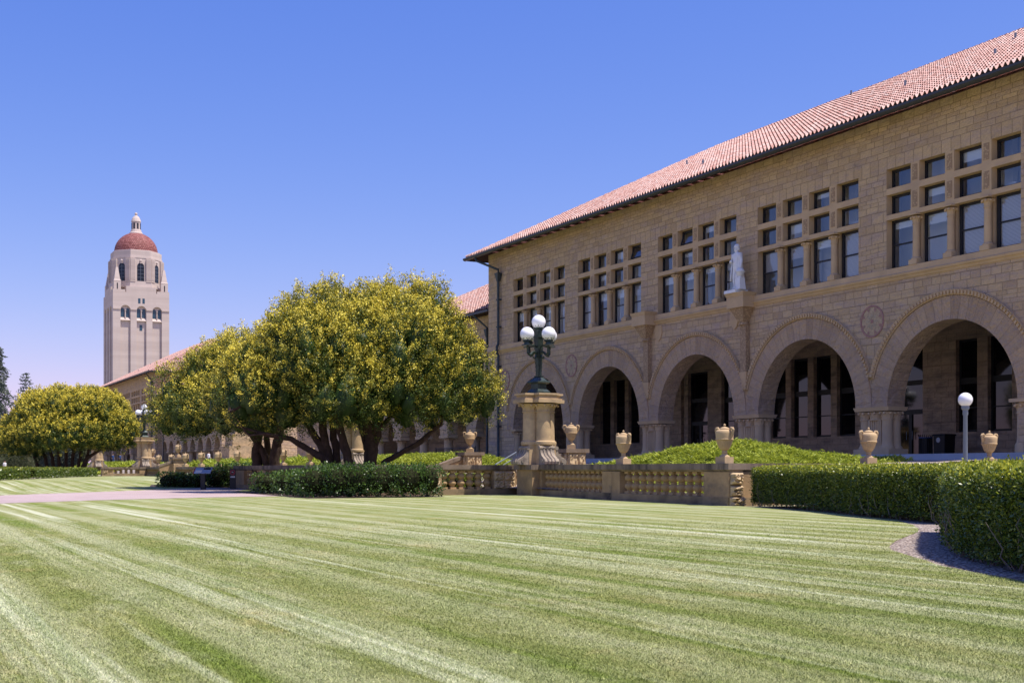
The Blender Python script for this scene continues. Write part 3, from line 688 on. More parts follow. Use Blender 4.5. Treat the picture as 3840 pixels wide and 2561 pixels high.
    # arches
    for k in range(-2, 3):
        yc = k * BAY; A = MB(); x0 = -0.07; n = 36; Pi = arch_pts(RI, 0, math.pi, n); Po = arch_pts(RO, 0, math.pi, n)
        for i in range(n):
            q4 = [Pi[i], Po[i], Po[i + 1], Pi[i + 1]]; t0, t1 = math.pi * i / n * 4, math.pi * (i + 1) / n * 4
            A.face([(x0, yc + a, ZC + z) for a, z in q4], [(t0, RI), (t0, RO), (t1, RO), (t1, RI)])
            A.face([(x0, yc + Po[i][0], ZC + Po[i][1]), (0.01, yc + Po[i][0], ZC + Po[i][1]), (0.01, yc + Po[i + 1][0], ZC + Po[i + 1][1]), (x0, yc + Po[i + 1][0], ZC + Po[i + 1][1])], [(t0, 4)] * 4)
            A.face([(x0, yc + Pi[i][0], ZC + Pi[i][1]), (x0, yc + Pi[i + 1][0], ZC + Pi[i + 1][1]), (1.0, yc + Pi[i + 1][0], ZC + Pi[i + 1][1]), (1.0, yc + Pi[i][0], ZC + Pi[i][1])], [(t0, 3.6), (t1, 3.6), (t1, 4.4), (t0, 4.4)])
        o = A.build('arch', M['voussoir'], root, fixn=False)
        Lb = MB(); a0 = 0.29; n = 64; ra, rb = RO + 0.03, RO + 0.26
        for i in range(n):
            t0, t1 = a0 + (math.pi - 2 * a0) * i / n, a0 + (math.pi - 2 * a0) * (i + 1) / n
            xs = (-0.12, -0.15)
            def C(r, t, x): return (x, yc + r * math.cos(t), ZC + r * math.sin(t))
            Lb.face([C(ra, t0, -0.10), C(rb, t0, -0.17), C(rb, t1, -0.17), C(ra, t1, -0.10)])
            Lb.face([C(rb, t0, -0.17), C(rb, t0, 0.01), C(rb, t1, 0.01), C(rb, t1, -0.17)]); Lb.face([C(ra, t0, -0.10), C(ra, t1, -0.10), C(ra, t1, 0.01), C(ra, t0, 0.01)])
            tm = (t0 + t1) / 2; dt = (t1 - t0) * 0.24          # bead pattern along the moulding
            Lb.face([C(ra + 0.04, tm - dt, -0.20), C(rb - 0.04, tm - dt, -0.21), C(rb - 0.04, tm + dt, -0.21), C(ra + 0.04, tm + dt, -0.20)])
            for tt in (tm - dt, tm + dt): Lb.face([C(ra + 0.04, tt, -0.20), C(rb - 0.04, tt, -0.21), C(rb - 0.04, tt, -0.1), C(ra + 0.04, tt, -0.08)])
        Lb.build('label_moulding', M['trim'], o, fixn=False)
    # piers between the arches
    for k in range(-2, 2):
        y = (k + 0.5) * BAY; hw = BAY / 2 - RI
        mb = MB().box(0.12, y - 0.42, 1.8, 0.88, y + 0.42, 3.4)
        for t in (-0.28, -0.14, 0, 0.14, 0.28): mb.box(0.09, y + t - 0.035, 2.25, 0.121, y + t + 0.035, 3.36)
        mb.box(-0.1, y - hw - 0.12, 1.8, 1.1, y + hw + 0.12, 2.05)
        for dy in (-0.68, 0.68):
            for dx in (0.27, 0.75): mb.lathe(dx, y + dy, [(0.34, 2.05), (0.34, 2.12), (0.27, 2.22), (0.255, 2.4), (0.24, 3.4)], 18)
        p = mb.build('pier', M['trim'], root, autosm=35)
        c = MB()
        for dy in (-0.68, 0.68):
            for dx in (0.27, 0.75): capital(c, dx, y + dy, 3.38, 3.86, 0.25, 0.37)
        capital(c, 0.4, y, 3.38, 3.86, 0.38, 0.5)
        c.build('capital', M['trim'], p, autosm=35)
        MB().frustum(0.5, y, 3.80, 0.56, hw + 0.06, ZC + 0.002, 0.62, hw + 0.12).build('abacus', M['trim'], p)
    for s_ in (-1, 1):        # half columns on the end piers
        y = s_ * (2 * BAY + RI + 0.02); mb = MB(); c = MB()
        for dx in (0.27, 0.75): mb.lathe(dx, y, [(0.34, 1.8), (0.34, 2.12), (0.27, 2.22), (0.255, 2.4), (0.24, 3.4)], 18); capital(c, dx, y, 3.38, 3.86, 0.25, 0.37)
        p = mb.build('pier', M['trim'], root, autosm=35); c.build('capital', M['trim'], p, autosm=35)
        MB().box(-0.1, y - 0.42, 3.84, 1.1, y + 0.42, ZC + 0.002).build('abacus', M['trim'], p)
    # string course, roundels, brackets, shields
    prof = [(0.01, 9.62), (-0.05, 9.66), (-0.10, 9.76), (-0.16, 9.79), (-0.20, 9.88), (-0.12, 9.93), (-0.12, 10.185), (0.01, 10.19)]
    sb = MB(); sb.extrude_poly(prof, 'y', -HL - 0.05, HL + 0.05); sb.build('string_course', M['trim'], root)
    for y in (-1.5 * BAY, 1.5 * BAY): roundel(root, y, 7.95)
    for y in (-2 * BAY - 5.0, 2 * BAY + 5.0): roundel(root, y, 7.6, 0.75)
    for y in (-0.5 * BAY, 0.5 * BAY): bracket(root, y)
    sh = [(-0.32, 0.45), (0.32, 0.45), (0.36, 0.0), (0.2, -0.35), (0, -0.5), (-0.2, -0.35), (-0.36, 0.0)]
    for y in (0.5 * BAY - 1.0, -0.5 * BAY + 1.0): MB().extrude_poly([(y + a, 9.1 + b) for a, b in sh], 'x', -0.06, 0.02).build('shield', M['trim'], root)
    # window groups
    for bi, k in enumerate(range(-2, 3)):
        yc = k * BAY; S = MB(); ys = [yc - GH]
        for a, b in OP: ys += [yc + a, yc + b]
        ys = [yc - GH] + [yc + v for a, b in OP for v in (a, b)][1:]
        S.grid(ys, [12.44, 12.66, 13.58, 13.86, 14.75], {(2 * i, j) for i in range(4) for j in (1, 3)}, 0.0, 0.42)
        S.grid([yc - GH, yc + GH], [10.19, 12.44], {(0, 0)}, 0.0, 0.42)
        for i in range(3):
            ym = yc + OP[i][1] + 0.25; S.box(0.26, ym - 0.17, 10.19, 0.42, ym + 0.17, 12.44)
        g = S.build('window_surround', M['trim'], root, fixn=False)
        for i in range(3):
            ym = yc + OP[i][1] + 0.25
            c = colon(MB(), 0.09, ym, 10.19, 12.44, 0.165).build('colonnette', M['trim'], root, autosm=35)
            cc = capital(MB(), 0.09, ym, 11.96, 12.40, 0.16, 0.26); cc.box(-0.18, ym - 0.25, 12.38, 0.30, ym + 0.25, 12.438); cc.build('capital', M['trim'], c, autosm=35)
            for (z0, z1) in ROWS[1:]: MB().box(-0.018, ym - 0.14, z0 + 0.1, 0.01, ym + 0.14, z1 - 0.1).build('carved_panel', M['carved'], root)
        for i in range(4):
            col = 3 - i; y = yc + (OP[i][0] + OP[i][1]) / 2
            for r, (z0, z1) in enumerate(ROWS):
                bl = BLINDS.get((bi, col)) if r == 0 else (('s', (0.3, 0.45, 0.62)[(bi * 7 + col * 3 + r) % 3]) if (bi * 5 + col * 7 + r * 3) % 5 == 0 else None)
                window(root, y, z0, 1.47, z1 - z0, 0.34, r == 0, bl, tilt=((bi, col, r) in ((2, 1, 2), (3, 3, 2))))
    # rooms behind the upper windows
    rm = MB(); rm.box(0.45, -HL + 0.4, 10.0, 1.75, HL - 0.4, 15.3, skip='w')
    for k in range(-2, 2): rm.box(0.46, (k + 0.5) * BAY - 0.1, 10.0, 1.74, (k + 0.5) * BAY + 0.1, 15.29)
    for k in range(-2, 3):
        for dy in (-2.2, 0.6): rm.box(1.3, k * BAY + dy, 10.01, 1.6, k * BAY + dy + 1.1, 15.28)
        rm.box(0.8, k * BAY - 2.8, 10.02, 1.4, k * BAY - 2.0, 13.0)
    rm.build('room', M['roomwall'], root, fixn=False)
    # roof
    ov = 1.25
    rf = tile_roof('roof', -ov, -HL - ov, DEP + ov, HL + ov, 17.0, 0.515, root)
    e = MB(); zo, zi = 16.86, 16.86 + ov * 0.40
    ox = [(-ov + 0.03, -HL - ov + 0.03), (DEP + ov - 0.03, -HL - ov + 0.03), (DEP + ov - 0.03, HL + ov - 0.03), (-ov + 0.03, HL + ov - 0.03)]; ix = [(0.05, -HL + 0.05), (DEP - 0.05, -HL + 0.05), (DEP - 0.05, HL - 0.05), (0.05, HL - 0.05)]
    for i in range(4):
        j = (i + 1) % 4; e.face([(*ox[i], zo), (*ox[j], zo), (*ix[j], zi), (*ix[i], zi)])
    for i in range(64):
        y = -HL + 0.3 + i * (2 * HL - 0.6) / 63; e.face([(-ov + 0.05, y - 0.05, zo - 0.06), (-ov + 0.05, y + 0.05, zo - 0.06), (0.02, y + 0.05, zi - 0.10), (0.02, y - 0.05, zi - 0.10)])
        for yy in (y - 0.05, y + 0.05): e.face([(-ov + 0.05, yy, zo - 0.06), (0.02, yy, zi - 0.10), (0.02, yy, zi), (-ov + 0.05, yy, zo)])
    e.build('eaves', M['eave'], rf)
    g = MB(); gp = [(0.0, 0.0), (-0.13, 0.03), (-0.2, 0.1), (-0.2, 0.2), (0.0, 0.2)]
    g.extrude_poly([(-ov + a, 16.78 + b) for a, b in gp], 'y', -HL - ov - 0.2, HL + ov + 0.2)
    for s_ in (-1, 1): g.extrude_poly([(s_ * (HL + ov - a), 16.78 + b) for a, b in gp], 'x', -ov, DEP + ov)
    g.build('gutter', M['gutter'], rf)
    for (t, y) in ((5.0, -17.5), (9.4, -14.9), (8.4, -16.5), (6.5, -18), (6.1, -11), (12.6, -12.8), (12.8, 0), (4, 3), (7.5, 9.5)): MB().tube([(-ov + t, y, 17 + t * 0.515 - 0.1), (-ov + t, y, 17 + t * 0.515 + 0.42)], 0.06, 8).build('vent_pipe', M['greypaint'], rf)
    for s_ in (-1, 1):
        y = s_ * 24.05; t = MB()
        t.tube([(-ov - 0.05, y + s_ * 1.6, 16.8), (-ov - 0.02, y + s_ * 1.5, 16.55), (-0.2, y, 15.75), (-0.2, y, 15.4)], 0.09, 8)
        t.frustum(-0.2, y, 14.9, 0.1, 0.1, 15.5, 0.2, 0.26); t.tube([(-0.2, y, 14.95), (-0.2, y, 10.3), (-0.32, y, 10.1), (-0.32, y, 9.7), (-0.2, y, 9.45), (-0.2, y, 0.5)], 0.1, 8)
        for z in (13.5, 11.5, 8.6, 6.4, 4.2): t.box(-0.32, y - 0.15, z, 0.0, y + 0.15, z + 0.1)
        t.build('downpipe', M['pipe'], root, uv=False)
    return root

B1 = academic_building(56.33)
tag(B1, 'large near sandstone building with five round arches and a red tiled roof', 'building', 'arcaded sandstone buildings')
bpy.context.view_layer.update()
B2 = dup(B1, (41, 230.6, 0), None, 'distant twin sandstone building with hipped red roof in front of the bell tower')

# ------------------------------------------------------------------ lower wings
def wing(name, x, y0, y1, label, z_e=13.15, hip=(True, True), dep=20.0, n=7, lo=None):
    root = empty(name, (x, y0, 0), 0, label, 'building', 'lower arcaded wings'); L = y1 - y0; p = L / n; r = p * 0.34; Wl = MB(); zc = 3.9
    for i in range(n):
        yc = (i + 0.5) * p; pts = arch_pts(r, 0, math.pi, 16)
        for (a, za), (b, zb) in zip(pts[:-1], pts[1:]):
            Wl.face([(0, yc + a, zc + za), (0, yc + a, 7.6), (0, yc + b, 7.6), (0, yc + b, zc + zb)])
            Wl.face([(0, yc + a, zc + za), (0, yc + b, zc + zb), (0.8, yc + b, zc + zb), (0.8, yc + a, zc + za)])
    for i in range(n + 1):
        a = max(0, (i - 0.5) * p + r); b = min(L, (i + 0.5) * p - r)
        Wl.face([(0, a, zc), (0, b, zc), (0, b, 7.6), (0, a, 7.6)])
        if i in (0, n): Wl.box(0, a, 0.4, 0.8, b, zc)
    ys = [0]; hol = set()
    for i in range(n):
        for dy in (-0.75, 0.75): ys += [(i + 0.5) * p + dy - 0.5, (i + 0.5) * p + dy + 0.5]
    ys.append(L); hol = {(2 * i + 1, j) for i in range(2 * n) for j in (1, 3)}
    Wl.grid(ys, [7.6, 7.7, 9.5, 10.3, 11.2, z_e - 0.2], hol, 0.0, 0.3)
    Wl.face([(0, 0, 0.4), (dep, 0, 0.4), (dep, 0, z_e - 0.2), (0, 0, z_e - 0.2)]); Wl.face([(0, L, 0.4), (dep, L, 0.4), (dep, L, z_e - 0.2), (0, L, z_e - 0.2)]); Wl.face([(dep, 0, 0.4), (dep, L, 0.4), (dep, L, z_e - 0.2), (dep, 0, z_e - 0.2)])
    Wl.build('wall', M['ashlar'], root, fixn=False)
    MB().box(-0.3, 0.05, 0.8, 5, L - 0.05, 1.75).box(5, 0.05, 1.75, 5.2, L - 0.05, 7.5).box(0.8, 0.05, 7.3, 5, L - 0.05, 7.5).build('porch', M['porch'], root)
    for i in range(1, n):
        y = i * p; hw = p / 2 - r
        c = MB().lathe(0.4, y, [(0.52, 1.75), (0.52, 1.9), (0.40, 2.05), (0.36, 3.3)], 16).build('column', M['trim'], root, autosm=35)
        k = capital(MB(), 0.4, y, 3.28, 3.72, 0.36, 0.5); k.box(-0.08, y - hw - 0.05, 3.68, 0.88, y + hw + 0.05, zc + 0.002); k.build('capital', M['trim'], c, autosm=35)
    MB().extrude_poly([(0.01, 9.65), (-0.12, 9.75), (-0.12, 10.0), (0.01, 10.05)], 'y', 0.0, L).build('string_course', M['trim'], root)
    for i in range(n):
        for dy in (-0.75, 0.75):
            for (z0, z1) in ((7.7, 9.5), (10.3, 11.2)):
                y = (i + 0.5) * p + dy
                f = MB().box(0.24, y - 0.5, z0, 0.3, y - 0.42, z1).box(0.24, y + 0.42, z0, 0.3, y + 0.5, z1).box(0.24, y - 0.42, z1 - 0.08, 0.3, y + 0.42, z1).box(0.24, y - 0.42, z0, 0.3, y + 0.42, z0 + 0.08).build('window', M['black'], root, uv=False)
                MB().face([(0.28, y - 0.42, z0), (0.28, y - 0.42, z1), (0.28, y + 0.42, z1), (0.28, y + 0.42, z0)]).build('pane', M['darkglass'], f, uv=False, fixn=False)
    e0 = -0.9 if lo == 'far' else 0.02; e1 = L - 0.02 if lo == 'far' else L + 0.9
    ext = dep / 2 + 0.9
    rf = tile_roof('roof', -0.9, e0 - (0 if lo == 'far' else ext), dep + 0.9, e1 + (ext if lo == 'far' else 0), z_e, 0.5, root, tw=0.3, crs=0.42, fine=('w',))
    # keep only the part of the roof over the wing (its inner end runs into the taller building)
    for ob in [rf] + list(rf.children):
        bm = bmesh.new(); bm.from_mesh(ob.data); g = bm.verts[:] + bm.edges[:] + bm.faces[:]
        if lo == 'far': bmesh.ops.bisect_plane(bm, geom=g, plane_co=(0, L - 0.02, 0), plane_no=(0, 1, 0), clear_outer=True)
        else: bmesh.ops.bisect_plane(bm, geom=g, plane_co=(0, 0.02, 0), plane_no=(0, 1, 0), clear_inner=True)
        bm.to_mesh(ob.data); bm.free()
    MB().box(-0.86, max(e0, 0.02), z_e - 0.2, dep + 0.86, min(e1, L - 0.02) if lo == 'far' else e1 - 0.04, z_e - 0.08).build('eaves', M['eave'], rf)
    MB().box(-1.06, max(e0, 0.02), z_e - 0.2, -0.9, e1 if lo != 'far' else L - 0.02, z_e - 0.02).build('gutter', M['gutter'], rf)
    y = 1.9 if lo != 'far' else L - 1.9
    MB().tube([(-0.95, y + 0.8, z_e - 0.2), (-0.15, y, z_e - 1.2), (-0.15, y, 0.5)], 0.085, 8).frustum(-0.16, y, z_e - 1.9, 0.1, 0.1, z_e - 1.3, 0.18, 0.24).build('downpipe', M['pipe'], root, uv=False)
    return root
wing('connecting_wing', 42.0, 82.45, 113.0, 'lower arcaded sandstone wing with red roof joined to the left end of the near building', n=6)
wing('connecting_wing', 42.0, 165.5, 204.45, 'distant low arcaded wing joined to the near end of the far twin building', n=8, lo='far')
g = MB().box(41.6, 113.4, 0.4, 43.2, 131, 6.8).box(41.4, 113.3, 6.8, 43.4, 131.1, 7.1)
tag(g.build('gate_wall', M['ashlar']), 'plain sandstone wall in shade seen between the dark tree trunks', 'wall')
g = MB()
for i, (w_, z0, z1) in enumerate(((2.6, 0.4, 2.3), (2.1, 2.3, 3.6), (1.6, 3.6, 4.9), (1.2, 4.9, 6.2))): g.box(36.0 - w_, 132.5 - w_, z0, 36.0 + w_, 132.5 + w_, z1)
tag(g.build('stone_stub', M['rock']), 'stepped rock faced stone stump beside the arcade behind the golden trees', 'stone pillar')

# ------------------------------------------------------------------ bell tower
T = empty('bell_tower', (80, 431, 0), 0, 'tall beige concrete bell tower with a red domed roof on the left', 'tower')
hw = 9.2; zsh = 60.0
sh = MB(); rec = [(-6.75, -3.5), (-1.5, 1.65), (3.65, 6.75)]; depth = 0.75
zwin0, zwin1 = 51.2, 54.0
# front (-y) and left (-x) faces with recessed strips and arched heads, others plain
def strip_face(mb, xf):
    xs = [-hw]
    for a, b in rec: xs += [a, b]
    xs.append(hw)
    for i in range(len(xs) - 1):
        a, b = xs[i], xs[i + 1]
        if i % 2 == 0: mb.face([xf(a, 0, -2), xf(b, 0, -2), xf(b, 0, zsh), xf(a, 0, zsh)])
        else:
            r = (b - a) / 2; m = (a + b) / 2; n = 12; prev = None
            mb.face([xf(a, depth, -2), xf(b, depth, -2), xf(b, depth, zwin1 + r), xf(a, depth, zwin1 + r)])
            mb.face([xf(a, 0, -2), xf(a, depth, -2), xf(a, depth, zwin1), xf(a, 0, zwin1)]); mb.face([xf(b, 0, -2), xf(b, depth, -2), xf(b, depth, zwin1), xf(b, 0, zwin1)])
            for k in range(n + 1):
                t = math.pi - math.pi * k / n; p = (m + r * math.cos(t), zwin1 + r * math.sin(t))
                if prev:
                    mb.face([xf(prev[0], 0, prev[1]), xf(p[0], 0, p[1]), xf(p[0], 0, zsh), xf(prev[0], 0, zsh)])
                    mb.face([xf(prev[0], 0, prev[1]), xf(prev[0], depth, prev[1]), xf(p[0], depth, p[1]), xf(p[0], 0, p[1])])
                prev = p
FR = lambda a, d_, z: (a, -hw + d_, z)
LF = lambda a, d_, z: (-hw + d_, a, z)
strip_face(sh, FR); strip_face(sh, LF)
sh.face([(hw, -hw, -2), (hw, hw, -2), (hw, hw, zsh), (hw, -hw, zsh)]); sh.face([(-hw, hw, -2), (hw, hw, -2), (hw, hw, zsh), (-hw, hw, zsh)]); sh.face([(-hw, -hw, zsh), (hw, -hw, zsh), (hw, hw, zsh), (-hw, hw, zsh)])
sh.build('shaft', M['tower'], T, fixn=False)
cr = MB()
for s_ in ((-hw, rec[0][0]), (rec[0][1], rec[1][0]), (rec[1][1], rec[2][0]), (rec[2][1], hw)): cr.box(s_[0], -hw - 0.22, 54.15, s_[1], -hw + 0.01, 54.6)
cr.build('string_course', M['tower'], T)
def tower_win(xf, a, b, z0, z1, round_=True, nm='window'):
    r = (b - a) / 2; m = (a + b) / 2; pts = [(a, z0), (b, z0)]
    if round_: pts += [(m + r * math.cos(math.pi * k / 10), z1 - r + r * math.sin(math.pi * k / 10)) for k in range(11)]
    else: pts += [(b, z1), (a, z1)]
    mb = MB().face([xf(p[0], 0, p[1]) for p in pts])
    return mb.build(nm, M['towerglass'], T, uv=False, fixn=False)
for a, b in rec:
    m = (a + b) / 2
    for s_ in (-1, 1): tower_win(lambda x, d_, z: (x, -hw + depth - 0.04, z), min(m + s_ * 0.28, m + s_ * 1.42), max(m + s_ * 0.28, m + s_ * 1.42), 51.6, 54.7)
    MB().lathe(m, -hw + 0.4, [(0.22, 51.3), (0.17, 51.8), (0.17, 53.5), (0.3, 53.9), (0.3, 54.1)], 10).build('mullion_column', M['tower'], T)
    MB().extrude_poly([(-hw + 0.02, 50.6), (-hw + depth - 0.01, 51.6), (-hw + depth - 0.01, 50.6)], 'x', a + 0.02, b - 0.02).build('sill', M['tower'], T)
    tower_win(lambda x, d_, z: (-hw + depth - 0.04, x, z), m - 1.3, m + 1.3, 51.6, 54.9)
for a in (-1.05, 0.35): tower_win(lambda x, d_, z: (x, -hw - 0.03, z), a, a + 0.78, 56.4, 58.1, False)
tower_win(lambda x, d_, z: (x, -hw + depth - 0.05, z), -0.45, 0.45, 47.4, 49.3, False)
# stepped middle block and octagonal belfry
OCT = R(22.5)
mb = MB(); mb.box(-4.9, -hw + 0.005, zsh, 4.9, hw - 0.005, 62.0).box(-hw + 0.005, -4.9, zsh, -4.901, 4.9, 62.0).box(4.901, -4.9, zsh, hw - 0.005, 4.9, 62.0)
mb.build('stepped_block', M['tower'], T)
def octa(r): return [(r / math.cos(OCT) * math.cos(OCT + k * math.pi / 4), r / math.cos(OCT) * math.sin(OCT + k * math.pi / 4)) for k in range(8)]
be = MB()
for r, z0, z1 in ((8.75, 61.9, 62.4), (8.45, 62.4, 64.0), (8.05, 64.0, 71.8), (8.15, 71.8, 72.3), (7.9, 72.3, 74.3), (7.3, 74.3, 74.7)):
    be.extrude_poly(octa(r), 'z', z0, z1)
be.build('belfry', M['tower'], T)
for k in range(8):
    rot = Matrix.Rotation(k * math.pi / 4, 4, 'Z'); pl = MB()
    for s_ in (-1, 1):
        x0, x1 = (1.75, 3.45) if s_ > 0 else (-3.45, -1.75)
        pl.box(x0, -8.6, 63.8, x1, -8.0, 71.6)
        for t in range(5): pl.box(x0 + 0.12 + t * 0.32, -8.68, 64.4, x0 + 0.30 + t * 0.32, -8.59, 71.4)
    pl.move(rot).build('fluted_pier', M['tower'], T)
    pts = [(-1.15, 64.0), (1.15, 64.0)] + [(1.15 * math.cos(math.pi * j / 12), 69.0 + 1.15 * math.sin(math.pi * j / 12)) for j in range(13)]
    op = MB().face([(a, -8.09, z) for a, z in pts]).move(rot).build('belfry_opening', M['darkglass'], T, uv=False, fixn=False)
    gr = MB()
    for z in (65.3, 66.5, 67.7, 68.9): gr.box(-1.1, -8.14, z, 1.1, -8.10, z + 0.07)
    gr.box(-0.04, -8.14, 64.0, 0.04, -8.10, 70.1); gr.move(rot).build('grille', M['greypaint'], op, uv=False)
    MB().sphere((0, -8.15, 70.9), 0.42, 10, 6).box(-0.25, -8.35, 70.0, 0.25, -8.02, 70.7).move(rot).build('carved_boss', M['tower'], T)
for sx in (-1, 1):
    for sy in (-1, 1):
        cx, cy = sx * 7.7, sy * 7.7
        tr = MB().box(cx - 1.15, cy - 1.15, zsh, cx + 1.15, cy + 1.15, 63.6); tr.frustum(cx, cy, 63.6, 1.2, 1.2, 64.2, 0.95, 0.95); tr.frustum(cx, cy, 64.2, 0.95, 0.95, 68.3, 0.32, 0.32)
        o = tr.build('corner_pinnacle', M['tower'], T); MB().box(cx - 0.17, cy - 1.18, 60.6, cx + 0.17, cy - 1.145, 62.9).build('slit', M['darkglass'], o, uv=False)
for (x0, y0, x1, y1) in ((-hw, -hw, -5.2, -hw + 0.5), (5.2, -hw, hw, -hw + 0.5), (-hw, -hw + 0.5, -hw + 0.5, -5.2)): MB().box(x0 + 0.01, y0 + 0.01, zsh - 0.01, x1 - 0.01, y1 - 0.01, 60.8).build('parapet', M['tower'], T)
V, Fc, UV = [], [], []; nu, nv = 64, 24
for j in range(nv + 1):
    t = j / nv * math.pi / 2 * 0.94; 
    for i in range(nu + 1): a = 2 * math.pi * i / nu; V.append((7.15 * math.cos(t) * math.cos(a), 7.15 * math.cos(t) * math.sin(a), 74.6 + 6.95 * math.sin(t))); UV.append((a * 7.15, t * 7.1))
for j in range(nv):
    for i in range(nu): b = j * (nu + 1) + i; Fc.append((b, b + 1, b + nu + 2, b + nu + 1))
dm = npmesh('dome', V, Fc, M['dome'], uv=UV, parent=T); dm.data.polygons.foreach_set('use_smooth', [True] * len(dm.data.polygons))
ln = MB().lathe(0, 0, [(2.3, 81.0), (2.2, 81.5), (1.9, 81.75), (1.75, 82.4), (1.55, 82.6), (1.5, 85.2), (1.65, 85.3), (1.6, 85.6), (1.35, 86.4), (0.9, 87.1), (0.35, 87.5), (0.3, 87.7)], 16)
ln.sphere((0, 0, 88.05), 0.5, 12, 8)
lo = ln.build('lantern', M['tower'], T)
sl = MB()
for k in range(8):
    b = MB().box(-0.26, -1.57, 82.8, 0.26, -1.45, 84.8).move(Matrix.Rotation(k * math.pi / 4 + 0.2, 4, 'Z')); i0 = len(sl.v); sl.v += b.v; sl.f += [[x + i0 for x in f] for f in b.f]
sl.build('lantern_opening', M['darkglass'], lo, uv=False)
# ------------------------------------------------------------------ urns
def make_urn():
    r = empty('urn', (0, 0, 0), 0, 'x', 'urn')
    MB().box(-0.2, -0.2, 0, 0.2, 0.2, 0.20).build('plinth', M['buff'], r)
    MB().lathe(0, 0, [(0.17, 0.20), (0.16, 0.225), (0.10, 0.27), (0.075, 0.32), (0.10, 0.345), (0.085, 0.37), (0.075, 0.40), (0.12, 0.42), (0.18, 0.50), (0.225, 0.60), (0.262, 0.72), (0.285, 0.735), (0.287, 0.76), (0.272, 0.77), (0.278, 0.86), (0.282, 0.95), (0.276, 1.0), (0.24, 1.04), (0.16, 1.062), (0.135, 1.06), (0.13, 1.075)], 48, flute=(0.44, 0.725, 0.085)).build('body', M['buff'], r, autosm=40)
    MB().lathe(0, 0, [(0.15, 1.072), (0.155, 1.085), (0.145, 1.10), (0.09, 1.13), (0.05, 1.145), (0.02, 1.155), (0.025, 1.17), (0.042, 1.195), (0.03, 1.225), (0.004, 1.245)], 28).build('lid', M['buff'], r, autosm=50)
    for s_ in (-1, 1):
        MB().tube([(0, s_ * 0.275, 0.79), (0, s_ * 0.32, 0.86), (0, s_ * 0.345, 0.96), (0, s_ * 0.36, 1.05), (0, s_ * 0.335, 1.095), (0, s_ * 0.285, 1.105), (0, s_ * 0.23, 1.05)], [0.03, 0.035, 0.04, 0.05, 0.05, 0.045, 0.03], 8).sphere((0, s_ * 0.262, 0.83), 0.035, 10, 6).build('handle', M['buff'], r, autosm=50)
    return r
URN = make_urn(); bpy.context.view_layer.update()
CT = 1.32
urns = [  # px, depth, z, handle axis, label
    (2338, 45.0, CT, 0.16, 'buff stone urn on the baluster wall midway between tall lamp pier and hedge'),
    (2717, 38.6, CT, 0.16, 'buff stone urn at the corner where the clipped hedge meets the balustrade'),
    (3257, 42.0, CT, R(90) - 0.1, 'stone urn with both handles showing, at the right end of the juniper mound'),
    (3710, 45.6, CT, R(90) - 0.1, 'stone urn above the near hedge, rightmost of all the urns, beside the single globe lamp'),
    (1762, 68.5, 2.07, R(60), 'stone urn on the square stair pedestal left of the tall lamp pier'),
    (2142, 57.5, 2.07, R(60), 'stone urn on the square stair pedestal just right of the tall lamp pier'),
    (1164, 77.0, 1.32, R(20), 'stone urn partly behind the slanting branch of the golden tree'),
    (1062, 83.6, 1.32, R(20), 'stone urn seen just right of the left tree trunks above the low balustrade'),
    (890, 92.0, 1.32, R(20), 'stone urn above the round no smoking sign'),
    (818, 97.0, 1.32, R(20), 'far stone urn standing right of the information board'),
    (755, 100.0, 1.32, R(20), 'far stone urn above the information board'),
    (696, 106.0, 1.32, R(20), 'far stone urn just right of the tall urn on its pedestal'),
    (643, 115.0, 1.32, R(20), 'far stone urn just left of the tall urn on its pedestal'),
    (595, 120.0, 1.32, R(20), 'small far stone urn nearest the distant five globe lamp'),
    (668, 112.0, 2.2, R(20), 'far stone urn raised on a square pedestal above the row'),
    (573, 138.0, 2.2, R(20), 'far stone urn on a pedestal half hidden behind the distant lamp pier')]
for i, (px, d_, z, a, lb) in enumerate(urns):
    p = at(px, d_); o = URN if i == 0 else copy_tree(URN); o.location = (p.x, p.y, z); o.rotation_euler.z = a; o['label'] = lb; o['group'] = 'stone urns along the balustrades'
    if i in (2, 3): o.scale = (1, 1, 1.0)

def pedestal(px, d_, label, z0=0.9, zt=2.07, cl=2.6):
    p = at(px, d_); r = empty('stair_pedestal', (p.x, p.y, 0), 0, label, 'pedestal', 'stair pedestals')
    MB().box(-0.5, -0.5, z0 - 0.4, 0.5, 0.5, zt - 0.18).build('block', M['rockblock'], r)
    MB().box(-0.62, -0.62, zt - 0.18, 0.62, 0.62, zt - 0.001).build('cap', M['cap'], r)
    # sloping coping running down towards the lawn
    MB().extrude_poly([(-0.62, 1.85), (-0.62, 1.65), (-0.6 - cl, 1.68 - 0.35 * cl), (-0.6 - cl, 1.88 - 0.35 * cl)], 'y', -0.25, 0.25).build('coping', M['cap'], r)
    MB().extrude_poly([(-0.5, 1.66), (-0.5, 0.2), (-0.5 - cl, 0.2), (-0.5 - cl, 1.69 - 0.35 * cl)], 'y', -0.2, 0.2).build('stair_wall', M['buffdark'], r)
    return r
